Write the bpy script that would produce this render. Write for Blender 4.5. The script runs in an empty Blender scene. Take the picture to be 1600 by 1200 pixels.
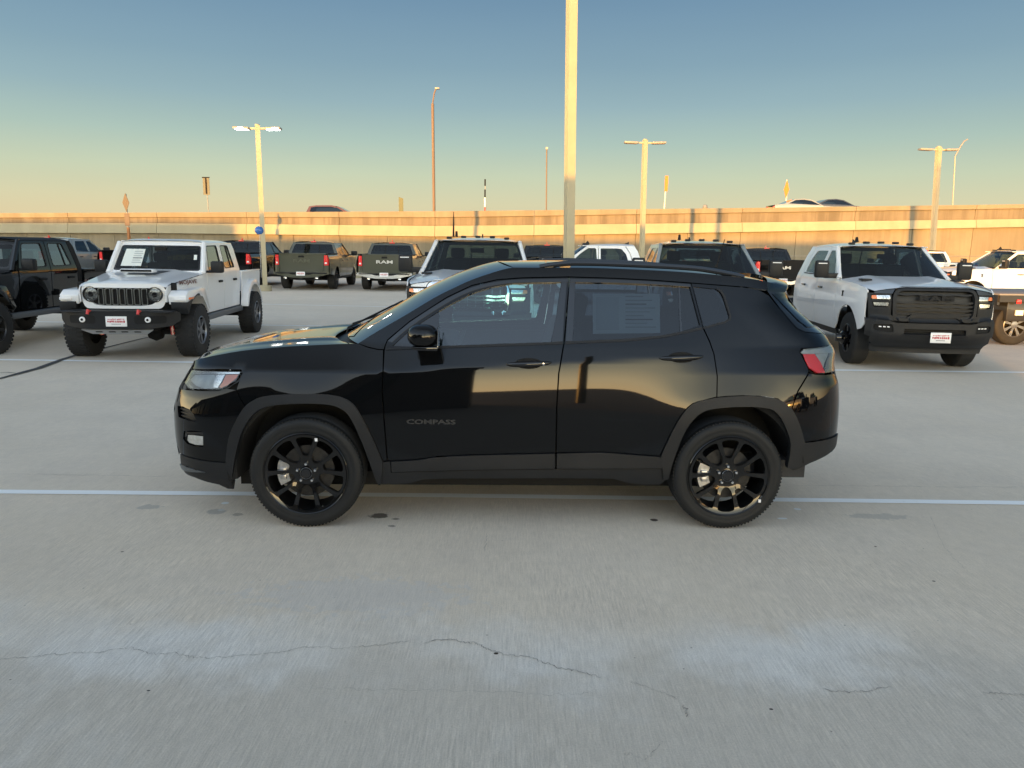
import bpy, bmesh, math, random
import numpy as np
from mathutils import Vector, Matrix
from mathutils.geometry import delaunay_2d_cdt
random.seed(7)
S = bpy.context.scene
COL = S.collection
# ---------------------------------------------------------------- camera
PITCH = math.radians(10.32); ROLL = .0145; CAMH = 1.745; FPX = 1164.0
_U0 = Vector((0, math.sin(PITCH), math.cos(PITCH))); _X0 = Vector((1, 0, 0))
CF = Vector((0, math.cos(PITCH), -math.sin(PITCH)))
CR = _X0*math.cos(ROLL) + _U0*math.sin(ROLL); CU = _U0*math.cos(ROLL) - _X0*math.sin(ROLL)
cam_data = bpy.data.cameras.new('camera'); cam = bpy.data.objects.new('camera', cam_data); COL.objects.link(cam)
cam_data.sensor_width = 36; cam_data.lens = 36*FPX/1600; cam_data.clip_start = .05; cam_data.clip_end = 5000
cam.matrix_world = Matrix(((CR.x, CU.x, -CF.x, 0), (CR.y, CU.y, -CF.y, 0), (CR.z, CU.z, -CF.z, CAMH), (0, 0, 0, 1)))
S.camera = cam
CAMP = Vector((0, 0, CAMH))
S.render.engine = 'CYCLES'
S.cycles.max_bounces = 10; S.cycles.transparent_max_bounces = 12; S.cycles.glossy_bounces = 5
# ---------------------------------------------------------------- sky: clear dusk, sun low behind the camera
SUN_DIR = Vector((-.371, -.928, math.tan(math.radians(2.2)))).normalized()   # towards the sun
K = .5
world = bpy.data.worlds.new('World'); S.world = world; world.use_nodes = True
wn = world.node_tree
def wnode(t, **kw):
    n = wn.nodes.new(t)
    for k, v in kw.items(): setattr(n, k, v)
    return n
def wmath(op, a, b=None, clamp=False):
    n = wn.nodes.new('ShaderNodeMath'); n.operation = op; n.use_clamp = clamp
    for i, v in enumerate((a, b)):
        if v is None: continue
        if isinstance(v, (int, float)): n.inputs[i].default_value = v
        else: wn.links.new(v, n.inputs[i])
    return n.outputs[0]
tc = wnode('ShaderNodeTexCoord'); sep = wnode('ShaderNodeSeparateXYZ'); wn.links.new(tc.outputs['Generated'], sep.inputs[0])
def ramp(tree, fac, stops, interp='LINEAR'):
    n = tree.nodes.new('ShaderNodeValToRGB'); n.color_ramp.interpolation = interp
    e = n.color_ramp.elements
    while len(e) > 1: e.remove(e[0])
    for i, (p, c) in enumerate(stops):
        x = e[0] if i == 0 else e.new(p)
        x.position = p; x.color = (*c, 1)
    tree.links.new(fac, n.inputs[0]); return n.outputs[0]
zz = wmath('MAXIMUM', sep.outputs[2], 0.0)
base = ramp(wn, zz, [(0, (.78, .58, .33)), (.025, (.80, .66, .39)), (.055, (.73, .69, .44)), (.09, (.61, .68, .49)), (.13, (.45, .59, .52)),
                     (.175, (.325, .475, .52)), (.22, (.25, .395, .485)), (.28, (.19, .325, .45)), (.36, (.115, .235, .40)), (.55, (.14, .235, .36)), (1, (.27, .31, .36))])
hl = wmath('SQRT', wmath('ADD', wmath('MULTIPLY', sep.outputs[0], sep.outputs[0]), wmath('MULTIPLY', sep.outputs[1], sep.outputs[1])))
hs = Vector((SUN_DIR.x, SUN_DIR.y)).normalized()
dt = wmath('ADD', wmath('MULTIPLY', sep.outputs[0], hs.x), wmath('MULTIPLY', sep.outputs[1], hs.y))
az = wmath('DIVIDE', dt, wmath('MAXIMUM', hl, .001))
_mr = wnode('ShaderNodeMapRange', interpolation_type='SMOOTHSTEP'); wn.links.new(az, _mr.inputs[0]); _mr.inputs[1].default_value = -.45; _mr.inputs[2].default_value = .8
azf = _mr.outputs[0]
glow = ramp(wn, zz, [(0, (.92, .64, .31)), (.04, (.80, .61, .33)), (.09, (.44, .38, .25)), (.17, (.24, .222, .165)), (.26, (.152, .152, .135)),
                     (.38, (.082, .094, .106)), (.55, (.052, .064, .080)), (.8, (.036, .042, .048)), (1, (0, 0, 0))])
mx = wnode('ShaderNodeVectorMath', operation='SCALE'); wn.links.new(glow, mx.inputs[0]); wn.links.new(wmath('MULTIPLY', azf, 13.0), mx.inputs[3])
_nz = wnode('ShaderNodeTexNoise'); _vs = wnode('ShaderNodeVectorMath', operation='MULTIPLY'); wn.links.new(tc.outputs['Generated'], _vs.inputs[0]); _vs.inputs[1].default_value = (1, 1, 5)
wn.links.new(_vs.outputs[0], _nz.inputs['Vector']); _nz.inputs['Scale'].default_value = 2.2; _nz.inputs['Detail'].default_value = 3
hz = wnode('ShaderNodeVectorMath', operation='SCALE'); wn.links.new(base, hz.inputs[0]); wn.links.new(wmath('ADD', wmath('MULTIPLY', _nz.outputs[0], .09), .85), hz.inputs[3])   # faint uneven haze
ad = wnode('ShaderNodeVectorMath', operation='ADD'); wn.links.new(hz.outputs[0], ad.inputs[0]); wn.links.new(mx.outputs[0], ad.inputs[1])
wn.links.new(ad.outputs[0], wn.nodes['Background'].inputs[0]); wn.nodes['Background'].inputs[1].default_value = K
sl = bpy.data.lights.new('sun', 'SUN'); sl.energy = 5.0; sl.angle = math.radians(.55); sl.color = (1, .46, .085)
so = bpy.data.objects.new('sun', sl); COL.objects.link(so); so.rotation_euler = (-SUN_DIR).to_track_quat('-Z', 'Y').to_euler()
S.view_settings.view_transform = 'Standard'; S.view_settings.look = 'None'; S.view_settings.gamma = 1
S.view_settings.exposure = 1.10; S.view_settings.use_curve_mapping = False

# ---------------------------------------------------------------- pixel helpers (photo pixels -> world)
def ray(px, py):
    a, b = (px-800)/FPX, -(py-600)/FPX
    return (CF + CR*a + CU*b)
def ground(px, py, z=0.0):
    d = ray(px, py); t = (z-CAMH)/d.z
    return CAMP + d*t
def onY(px, py, Y):
    d = ray(px, py); return CAMP + d*(Y/d.y)
def project(p):
    q = Vector(p) - CAMP; z = q.dot(CF)
    return 800 + FPX*q.dot(CR)/z, 600 - FPX*q.dot(CU)/z

# ---------------------------------------------------------------- materials
MATS = {}
def mat(name, col, rough=.5, metal=0.0, coat=0.0, spec=.5, noise=None, bump=None, emit=None, rvar=None, crough=.03):
    if name in MATS: return MATS[name]
    m = bpy.data.materials.new(name); m.use_nodes = True; t = m.node_tree; b = t.nodes['Principled BSDF']
    b.inputs['Base Color'].default_value = (*col, 1); b.inputs['Roughness'].default_value = rough; b.inputs['Metallic'].default_value = metal
    b.inputs['Coat Weight'].default_value = coat; b.inputs['Coat Roughness'].default_value = crough; b.inputs['Specular IOR Level'].default_value = spec
    if noise or bump or rvar:
        tcn = t.nodes.new('ShaderNodeTexCoord')
    if noise:                                   # (scale, amount)
        n = t.nodes.new('ShaderNodeTexNoise'); n.inputs['Scale'].default_value = noise[0]; n.inputs['Detail'].default_value = 6
        t.links.new(tcn.outputs['Object'], n.inputs['Vector'])
        lo = [c*(1-noise[1]) for c in col]; hi = [min(1, c*(1+noise[1])) for c in col]
        t.links.new(ramp(t, n.outputs[0], [(.3, lo), (.7, hi)]), b.inputs['Base Color'])
    if rvar:
        n = t.nodes.new('ShaderNodeTexNoise'); n.inputs['Scale'].default_value = rvar[0]; n.inputs['Detail'].default_value = 5
        t.links.new(tcn.outputs['Object'], n.inputs['Vector'])
        r = t.nodes.new('ShaderNodeMapRange'); r.inputs[3].default_value = rough*(1-rvar[1]); r.inputs[4].default_value = rough*(1+rvar[1])
        t.links.new(n.outputs[0], r.inputs[0]); t.links.new(r.outputs[0], b.inputs['Roughness'])
    if bump:                                    # (scale, strength)
        n = t.nodes.new('ShaderNodeTexNoise'); n.inputs['Scale'].default_value = bump[0]; n.inputs['Detail'].default_value = 4
        t.links.new(tcn.outputs['Object'], n.inputs['Vector'])
        bp = t.nodes.new('ShaderNodeBump'); bp.inputs['Strength'].default_value = bump[1]; bp.inputs['Distance'].default_value = .002
        t.links.new(n.outputs[0], bp.inputs['Height']); t.links.new(bp.outputs[0], b.inputs['Normal'])
    if emit:
        b.inputs['Emission Color'].default_value = (*emit[0], 1); b.inputs['Emission Strength'].default_value = emit[1]
    MATS[name] = m; return m
def glass(name, tint, trans=.6, ior=1.5, rough=0.0):
    """thin vehicle glass: tinted see-through pane with Fresnel reflection"""
    if name in MATS: return MATS[name]
    m = bpy.data.materials.new(name); m.use_nodes = True; t = m.node_tree; t.nodes.clear()
    o = t.nodes.new('ShaderNodeOutputMaterial'); tr = t.nodes.new('ShaderNodeBsdfTransparent'); gl = t.nodes.new('ShaderNodeBsdfGlossy')
    tr.inputs[0].default_value = (tint[0]*trans, tint[1]*trans, tint[2]*trans, 1); gl.inputs['Roughness'].default_value = rough
    fr = t.nodes.new('ShaderNodeFresnel'); fr.inputs[0].default_value = ior
    mi = t.nodes.new('ShaderNodeMixShader'); a_ = t.nodes.new('ShaderNodeMath'); a_.operation = 'ADD'; a_.inputs[1].default_value = 1; t.links.new(fr.outputs[0], a_.inputs[0])
    b_ = t.nodes.new('ShaderNodeMath'); b_.operation = 'DIVIDE'; t.links.new(fr.outputs[0], b_.inputs[0]); t.links.new(a_.outputs[0], b_.inputs[1])
    c_ = t.nodes.new('ShaderNodeMath'); c_.operation = 'MULTIPLY'; c_.inputs[1].default_value = 2; t.links.new(b_.outputs[0], c_.inputs[0]); t.links.new(c_.outputs[0], mi.inputs[0]); t.links.new(tr.outputs[0], mi.inputs[1]); t.links.new(gl.outputs[0], mi.inputs[2])
    t.links.new(mi.outputs[0], o.inputs[0]); MATS[name] = m; return m
M_BLACKPAINT = mat('black_car_paint', (.003, .0033, .004), .6, coat=1.0, spec=.0)
M_BLACKPAINT.node_tree.nodes['Principled BSDF'].inputs['Coat IOR'].default_value = 1.40
M_BLACKGLOSS = mat('gloss_black_trim', (.004, .004, .005), .12, coat=.5)
M_PLASTIC = mat('textured_black_plastic', (.012, .013, .015), .5, spec=.3, bump=(900, .25), noise=(4, .18))
M_DARK = mat('underbody_black', (.006, .006, .006), .9)
M_RUBBER = mat('tyre_rubber', (.009, .010, .011), .6, spec=.35, bump=(300, .2), noise=(9, .2))
M_RIM = mat('gloss_black_wheel', (.003, .003, .0035), .3, coat=.9, spec=.1)
M_DISC = mat('brake_disc_iron', (.035, .034, .033), .6, metal=.5, noise=(40, .3))
M_STEEL = mat('cast_steel', (.55, .53, .50), .35, metal=.9, noise=(30, .3))
M_CHROME = mat('chrome', (.8, .8, .8), .08, metal=1)
M_SILVER = mat('machined_silver', (.45, .46, .47), .28, metal=.9)
M_WHITEPAINT = mat('white_paint', (.78, .79, .80), .3, coat=.8, noise=(1.2, .03))
M_INTERIOR = mat('cabin_trim', (.035, .036, .038), .8, noise=(8, .2))
M_INTLIGHT = mat('headliner_grey', (.30, .30, .29), .9)
M_RED = mat('red_lens', (.80, .05, .05), .12, coat=.7)
M_AMBER = mat('amber_lens', (.75, .16, .02), .15, coat=.7)
M_REFLECTOR = mat('lamp_reflector', (.72, .72, .70), .18, metal=.85, noise=(40, .2))
M_CLEAR = mat('clear_lens_grey', (.42, .46, .46), .08, coat=1, noise=(9, .25))
M_PAPER = mat('sticker_paper', (.70, .74, .70), .7)
M_INK = mat('sticker_ink', (.10, .11, .13), .7)
M_PLATE = mat('plate_white', (.80, .80, .80), .4)
M_REDINK = mat('plate_red_ink', (.45, .03, .05), .5)
G_FRONT = glass('front_side_glass', (.62, .93, .97), .85, ior=1.62)
G_WIND = glass('windscreen_glass', (.80, .90, .90), .30, ior=2.7)
G_PRIV = glass('privacy_glass', (.55, .70, .88), .36, ior=1.42)
G_LENS = glass('lamp_lens_clear', (.95, .98, 1.0), .85)

# ---------------------------------------------------------------- object helpers
def link(o, parent=None):
    COL.objects.link(o)
    if parent is not None: o.parent = parent
    return o
def thing(name, label, cat, loc=(0, 0, 0), rz=0.0, group=None):
    o = bpy.data.objects.new(name, None); o.empty_display_size = .2; COL.objects.link(o)
    o.location = loc; o.rotation_euler = (0, 0, rz); o['label'] = label; o['category'] = cat
    if group: o['group'] = group
    return o
def tag(o, label, cat, group=None):
    o['label'] = label; o['category'] = cat
    if group: o['group'] = group
    return o
def struct(o, kind='structure'):
    o['kind'] = kind; return o
def raw(name, verts, faces, m, parent=None, normals=None, smooth=False):
    me = bpy.data.meshes.new(name); me.from_pydata([tuple(v) for v in verts], [], faces); me.materials.append(m)
    if smooth or normals is not None:
        me.polygons.foreach_set('use_smooth', [True]*len(me.polygons))
    me.update()
    if normals is not None: me.normals_split_custom_set([tuple(n) for n in normals])
    o = bpy.data.objects.new(name, me); return link(o, parent)
def from_bm(name, bm, m, parent=None, smooth=False, angle=35):
    bmesh.ops.recalc_face_normals(bm, faces=bm.faces)
    me = bpy.data.meshes.new(name); bm.to_mesh(me); bm.free(); me.materials.append(m)
    if smooth:
        me.polygons.foreach_set('use_smooth', [True]*len(me.polygons)); me.set_sharp_from_angle(angle=math.radians(angle))
    o = bpy.data.objects.new(name, me); return link(o, parent)
def add_box(bm, a, b, bev=0.0, mtx=None, seg=2):
    vs = [bm.verts.new((x, y, z)) for x in (a[0], b[0]) for y in (a[1], b[1]) for z in (a[2], b[2])]
    fs = [(0, 1, 3, 2), (4, 6, 7, 5), (0, 4, 5, 1), (2, 3, 7, 6), (0, 2, 6, 4), (1, 5, 7, 3)]
    F = [bm.faces.new([vs[i] for i in f]) for f in fs]
    if bev > 0:
        es = list({e for f in F for e in f.edges})
        r = bmesh.ops.bevel(bm, geom=es, offset=bev, segments=seg, affect='EDGES', profile=.5)
        vs = list({v for f in r['faces'] for v in f.verts} | {v for v in vs if v.is_valid})
    if mtx is not None: bmesh.ops.transform(bm, matrix=mtx, verts=[v for v in vs if v.is_valid])
    return vs
def boxo(name, a, b, m, parent=None, bev=0.0, mtx=None):
    bm = bmesh.new(); add_box(bm, a, b, bev, mtx); return from_bm(name, bm, m, parent, smooth=bev > 0)
def add_tube(bm, pts, r, seg=8, closed=False):
    pts = [Vector(p) for p in pts]; rings = []
    rr = r if isinstance(r, (list, tuple)) else [r]*len(pts)
    up = Vector((0, 0, 1))
    for i, p in enumerate(pts):
        t = (pts[min(i+1, len(pts)-1)] - pts[max(i-1, 0)]).normalized()
        a = t.cross(up)
        if a.length < .05: a = t.cross(Vector((1, 0, 0)))
        a.normalize(); b = t.cross(a)
        rings.append([bm.verts.new(p + (a*math.cos(2*math.pi*k/seg) + b*math.sin(2*math.pi*k/seg))*rr[i]) for k in range(seg)])
    for i in range(len(rings)-1):
        for k in range(seg):
            bm.faces.new((rings[i][k], rings[i][(k+1) % seg], rings[i+1][(k+1) % seg], rings[i+1][k]))
    bm.faces.new(rings[0]); bm.faces.new(rings[-1][::-1])
def tubeo(name, pts, r, m, parent=None, seg=8):
    bm = bmesh.new(); add_tube(bm, pts, r, seg); return from_bm(name, bm, m, parent, smooth=True)
def add_lathe(bm, prof, seg=48, axis='y', a0=0, a1=2*math.pi, c=(0, 0, 0)):
    """prof: list of (radius, axial)"""
    full = abs(a1-a0-2*math.pi) < 1e-6; n = seg if full else seg+1; rings = []
    for k in range(n):
        t = a0 + (a1-a0)*k/seg
        ring = []
        for r, h in prof:
            if axis == 'y': p = (c[0]+r*math.cos(t), c[1]+h, c[2]+r*math.sin(t))
            elif axis == 'z': p = (c[0]+r*math.cos(t), c[1]+r*math.sin(t), c[2]+h)
            else: p = (c[0]+h, c[1]+r*math.cos(t), c[2]+r*math.sin(t))
            ring.append(bm.verts.new(p))
        rings.append(ring)
    for k in range(seg):
        A, B = rings[k], rings[(k+1) % n]
        for i in range(len(prof)-1):
            try: bm.faces.new((A[i], A[i+1], B[i+1], B[i]))
            except ValueError: pass
def latheo(name, prof, m, parent=None, seg=48, axis='y', c=(0, 0, 0), angle=35, **kw):
    bm = bmesh.new(); add_lathe(bm, prof, seg, axis, c=c, **kw); bmesh.ops.remove_doubles(bm, verts=bm.verts, dist=1e-5)
    return from_bm(name, bm, m, parent, smooth=True, angle=angle)
def prism(name, poly, axis, a, b, m, parent=None, bev=0.0):
    """poly in the plane normal to axis, extruded from a to b"""
    bm = bmesh.new()
    def mk(p, h): return {'x': (h, p[0], p[1]), 'y': (p[0], h, p[1]), 'z': (p[0], p[1], h)}[axis]
    A = [bm.verts.new(mk(p, a)) for p in poly]; B = [bm.verts.new(mk(p, b)) for p in poly]
    bm.faces.new(A); bm.faces.new(B[::-1])
    for i in range(len(poly)): bm.faces.new((A[i], B[i], B[(i+1) % len(poly)], A[(i+1) % len(poly)]))
    if bev > 0: bmesh.ops.bevel(bm, geom=list(bm.edges), offset=bev, segments=2, affect='EDGES', profile=.5)
    return from_bm(name, bm, m, parent, smooth=bev > 0)
def catmull(pts, n=5, closed=False):
    P = [np.array(p, float) for p in pts]; out = []; N = len(P)
    rng = range(N if closed else N-1)
    for i in rng:
        p0 = P[(i-1) % N] if (closed or i > 0) else P[0]; p1 = P[i]; p2 = P[(i+1) % N]; p3 = P[(i+2) % N] if (closed or i < N-2) else P[-1]
        for k in range(n):
            t = k/n; out.append(tuple(.5*((2*p1) + (-p0+p2)*t + (2*p0-5*p1+4*p2-p3)*t*t + (-p0+3*p1-3*p2+p3)*t**3)))
    if not closed: out.append(tuple(P[-1]))
    return out
def rounded(poly, r, n=4):
    """round the corners of a 2-D polygon"""
    out = []; N = len(poly)
    for i in range(N):
        p0, p1, p2 = (np.array(poly[j % N], float) for j in (i-1, i, i+1))
        d0 = p0-p1; d2 = p2-p1; l0 = np.linalg.norm(d0); l2 = np.linalg.norm(d2); q = min(r, l0*.45, l2*.45)
        a = p1+d0/l0*q; b = p1+d2/l2*q
        for k in range(n+1):
            t = k/n; out.append(tuple((1-t)**2*a + 2*t*(1-t)*p1 + t*t*b))
    return out
def inside(poly, P):
    poly = np.asarray(poly); x, y = P[:, 0], P[:, 1]; c = np.zeros(len(P), bool); j = len(poly)-1
    for i in range(len(poly)):
        xi, yi = poly[i]; xj, yj = poly[j]
        if yi != yj: c ^= ((yi > y) != (yj > y)) & (x < (xj-xi)*(y-yi)/(yj-yi)+xi)
        j = i
    return c
def segdist(poly, P):
    d = np.full(len(P), 1e9); poly = np.asarray(poly)
    for i in range(len(poly)):
        a = poly[i-1]; b = poly[i]; ab = b-a; L = max(ab@ab, 1e-12)
        t = np.clip(((P-a)@ab)/L, 0, 1); q = a+t[:, None]*ab; d = np.minimum(d, np.hypot(*(P-q).T))
    return d
def resample(poly, res):
    out = []
    for i in range(len(poly)):
        a = np.array(poly[i], float); b = np.array(poly[(i+1) % len(poly)], float); n = max(1, int(math.ceil(np.linalg.norm(b-a)/res)))
        for k in range(n): out.append(tuple(a+(b-a)*k/n))
    r = [out[0]]
    for p in out[1:]:
        if math.hypot(p[0]-r[-1][0], p[1]-r[-1][1]) > 1e-5: r.append(p)
    return r
def tri2d(outline, holes=(), res=.05):
    o = resample(outline, res); hs = [resample(h, res) for h in holes]
    pts = list(o); edges = [(i, (i+1) % len(o)) for i in range(len(o))]
    for h in hs:
        b = len(pts); pts += h; edges += [(b+i, b+(i+1) % len(h)) for i in range(len(h))]
    A = np.array(o); mn = A.min(0); mx_ = A.max(0)
    gx, gy = np.meshgrid(np.arange(mn[0]+res*.5, mx_[0], res), np.arange(mn[1]+res*.5, mx_[1], res*.87))
    gx[1::2] += res*.5; P = np.stack([gx.ravel(), gy.ravel()], 1)
    if len(P):
        k = inside(o, P) & (segdist(o, P) > res*.45)
        for h in hs: k &= ~inside(h, P) & (segdist(h, P) > res*.45)
        P = P[k]
    allp = pts+[tuple(p) for p in P]
    V, E, Fc, *_ = delaunay_2d_cdt([Vector(p) for p in allp], edges, [], 0, 1e-7)
    V = np.array([(v.x, v.y) for v in V]); C = np.array([V[list(f)].mean(0) for f in Fc])
    k = inside(o, C)
    for h in hs: k &= ~inside(h, C)
    return V, [tuple(f) for f, g in zip(Fc, k) if g]
def patch(name, outline, f, m, parent=None, holes=(), res=.05, thick=.012, off=0.0, mirror=False, nrm=1, both=None):
    """a curved sheet-metal piece: 2-D outline meshed finely, mapped by f(u,v)->Vector, with returned edges and exact normals"""
    V, T = tri2d(outline, holes, res); e = 2e-3
    P = []; N = []
    for u, v in V:
        p = f(u, v); a = f(u+e, v)-f(u-e, v); b = f(u, v+e)-f(u, v-e); n = a.cross(b)
        n = n.normalized() if n.length > 1e-12 else Vector((0, -1, 0)); n = n*nrm
        P.append(p+n*off); N.append(n)
    tris = []
    for t in T:
        a, b, c = (P[i] for i in t)
        tris.append(t if (b-a).cross(c-a).dot(N[t[0]]) > 0 else t[::-1])
    cnt = {}
    for t in tris:
        for i in range(3):
            k = (t[i], t[(i+1) % 3]); cnt[k] = cnt.get(k, 0)+1
    be = [k for k in cnt if (k[1], k[0]) not in cnt]
    verts = list(P); faces = list(tris); ln = [N[i] for t in tris for i in t]
    if thick > 0:
        mp = {}
        for a, b in be:
            for i in (a, b):
                if i not in mp: mp[i] = len(verts); verts.append(P[i]); verts.append(P[i]-N[i]*thick)
            q = (mp[b], mp[a], mp[a]+1, mp[b]+1); faces.append(q)
            va, vb, vc = (verts[j] for j in q[:3]); g = (vb-va).cross(vc-va)
            g = g.normalized() if g.length > 1e-12 else N[a]
            ln += [g]*4
    o = raw(name, verts, faces, m, parent, normals=ln)
    if mirror:
        mv = [Vector((p.x, -p.y, p.z)) for p in verts]; mf = [q[::-1] for q in faces]; mn = []; k = 0
        for q in faces:
            seg = ln[k:k+len(q)]; k += len(q); mn += [Vector((n.x, -n.y, n.z)) for n in seg[::-1]]
        raw(name, mv, mf, m, parent, normals=mn)
    return o
def sheet(name, f, nu, nv, m, parent=None, u0=0., u1=1., v0=0., v1=1., thick=0.0):
    """grid surface f(u,v)"""
    vs = [f(u0+(u1-u0)*i/nu, v0+(v1-v0)*j/nv) for i in range(nu+1) for j in range(nv+1)]
    fs = [(i*(nv+1)+j, (i+1)*(nv+1)+j, (i+1)*(nv+1)+j+1, i*(nv+1)+j+1) for i in range(nu) for j in range(nv)]
    o = raw(name, vs, fs, m, parent, smooth=True)
    if thick:
        md = o.modifiers.new('solid', 'SOLIDIFY'); md.thickness = thick; md.offset = -1
    return o
_font_cache = {}
def text_mesh(body, size, depth=.0, sx=1.0, bold=0.0):
    key = (body, size, depth, sx, bold)
    if key in _font_cache: return _font_cache[key]
    c = bpy.data.curves.new('lettering', 'FONT'); c.body = body; c.size = size; c.extrude = depth; c.align_x = 'CENTER'; c.align_y = 'CENTER'; c.offset = bold
    c.resolution_u = 2
    o = bpy.data.objects.new('lettering', c); COL.objects.link(o); bpy.context.view_layer.update()
    me = bpy.data.meshes.new_from_object(o.evaluated_get(bpy.context.evaluated_depsgraph_get())); bpy.data.objects.remove(o)
    me.transform(Matrix.Diagonal((sx, 1, 1, 1))); _font_cache[key] = me; return me
def lettering(name, body, size, m, mtx, parent=None, depth=.001, sx=1.0, bold=0.0):
    me = text_mesh(body, size, depth, sx, bold).copy(); me.materials.clear(); me.materials.append(m)
    o = bpy.data.objects.new(name, me); link(o, parent); o.matrix_local = mtx; return o
def frame_mtx(origin, xdir, zdir):
    """matrix whose local X is xdir, local Z (facing) is zdir"""
    z = Vector(zdir).normalized(); x = Vector(xdir); x = (x-z*x.dot(z)).normalized(); y = z.cross(x)
    return Matrix(((x.x, y.x, z.x, origin[0]), (x.y, y.y, z.y, origin[1]), (x.z, y.z, z.z, origin[2]), (0, 0, 0, 1)))
def copy_tree(o, parent=None):
    c = o.copy(); COL.objects.link(c)
    if parent is not None: c.parent = parent
    for ch in list(o.children): copy_tree(ch, c)
    return c
def dup(root, loc, rz, label, group=None):
    c = copy_tree(root); c.location = loc; c.rotation_euler = (0, 0, rz); c['label'] = label
    if group: c['group'] = group
    return c
# ================================================================ ground, painted lines
def nd(t, typ, **kw):
    n = t.nodes.new(typ)
    for k, v in kw.items():
        if k in ('ins',):
            for kk, vv in v.items(): n.inputs[kk].default_value = vv
        else: setattr(n, k, v)
    return n
class NT:
    """tiny node-maths helper"""
    def __init__(s, t): s.t = t
    def m(s, op, a, b=None, c=None, clamp=False):
        n = s.t.nodes.new('ShaderNodeMath'); n.operation = op; n.use_clamp = clamp
        for i, v in enumerate((a, b, c)):
            if v is None: continue
            if isinstance(v, (int, float)): n.inputs[i].default_value = v
            else: s.t.links.new(v, n.inputs[i])
        return n.outputs[0]
    def noise(s, vec, scale, detail=4, rough=.5, dist=0.0):
        n = s.t.nodes.new('ShaderNodeTexNoise'); n.inputs['Scale'].default_value = scale; n.inputs['Detail'].default_value = detail
        n.inputs['Roughness'].default_value = rough; n.inputs['Distortion'].default_value = dist; s.t.links.new(vec, n.inputs['Vector']); return n.outputs[0]
    def scale(s, vec, v3):
        n = s.t.nodes.new('ShaderNodeVectorMath'); n.operation = 'MULTIPLY'; s.t.links.new(vec, n.inputs[0]); n.inputs[1].default_value = v3; return n.outputs[0]
    def mr(s, x, a, b, c=0., d=1., smooth=True):
        n = s.t.nodes.new('ShaderNodeMapRange'); n.interpolation_type = 'SMOOTHSTEP' if smooth else 'LINEAR'
        s.t.links.new(x, n.inputs[0])
        for i, v in enumerate((a, b, c, d)): n.inputs[i+1].default_value = v
        return n.outputs[0]
    def mix(s, f, a, b, typ='MIX'):
        n = s.t.nodes.new('ShaderNodeMix'); n.data_type = 'RGBA'; n.blend_type = typ; n.clamp_factor = True
        for i, v in ((0, f), (6, a), (7, b)):
            if isinstance(v, (int, float)): n.inputs[i].default_value = v
            elif isinstance(v, tuple): n.inputs[i].default_value = (*v, 1)
            else: s.t.links.new(v, n.inputs[i])
        return n.outputs[2]
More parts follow.
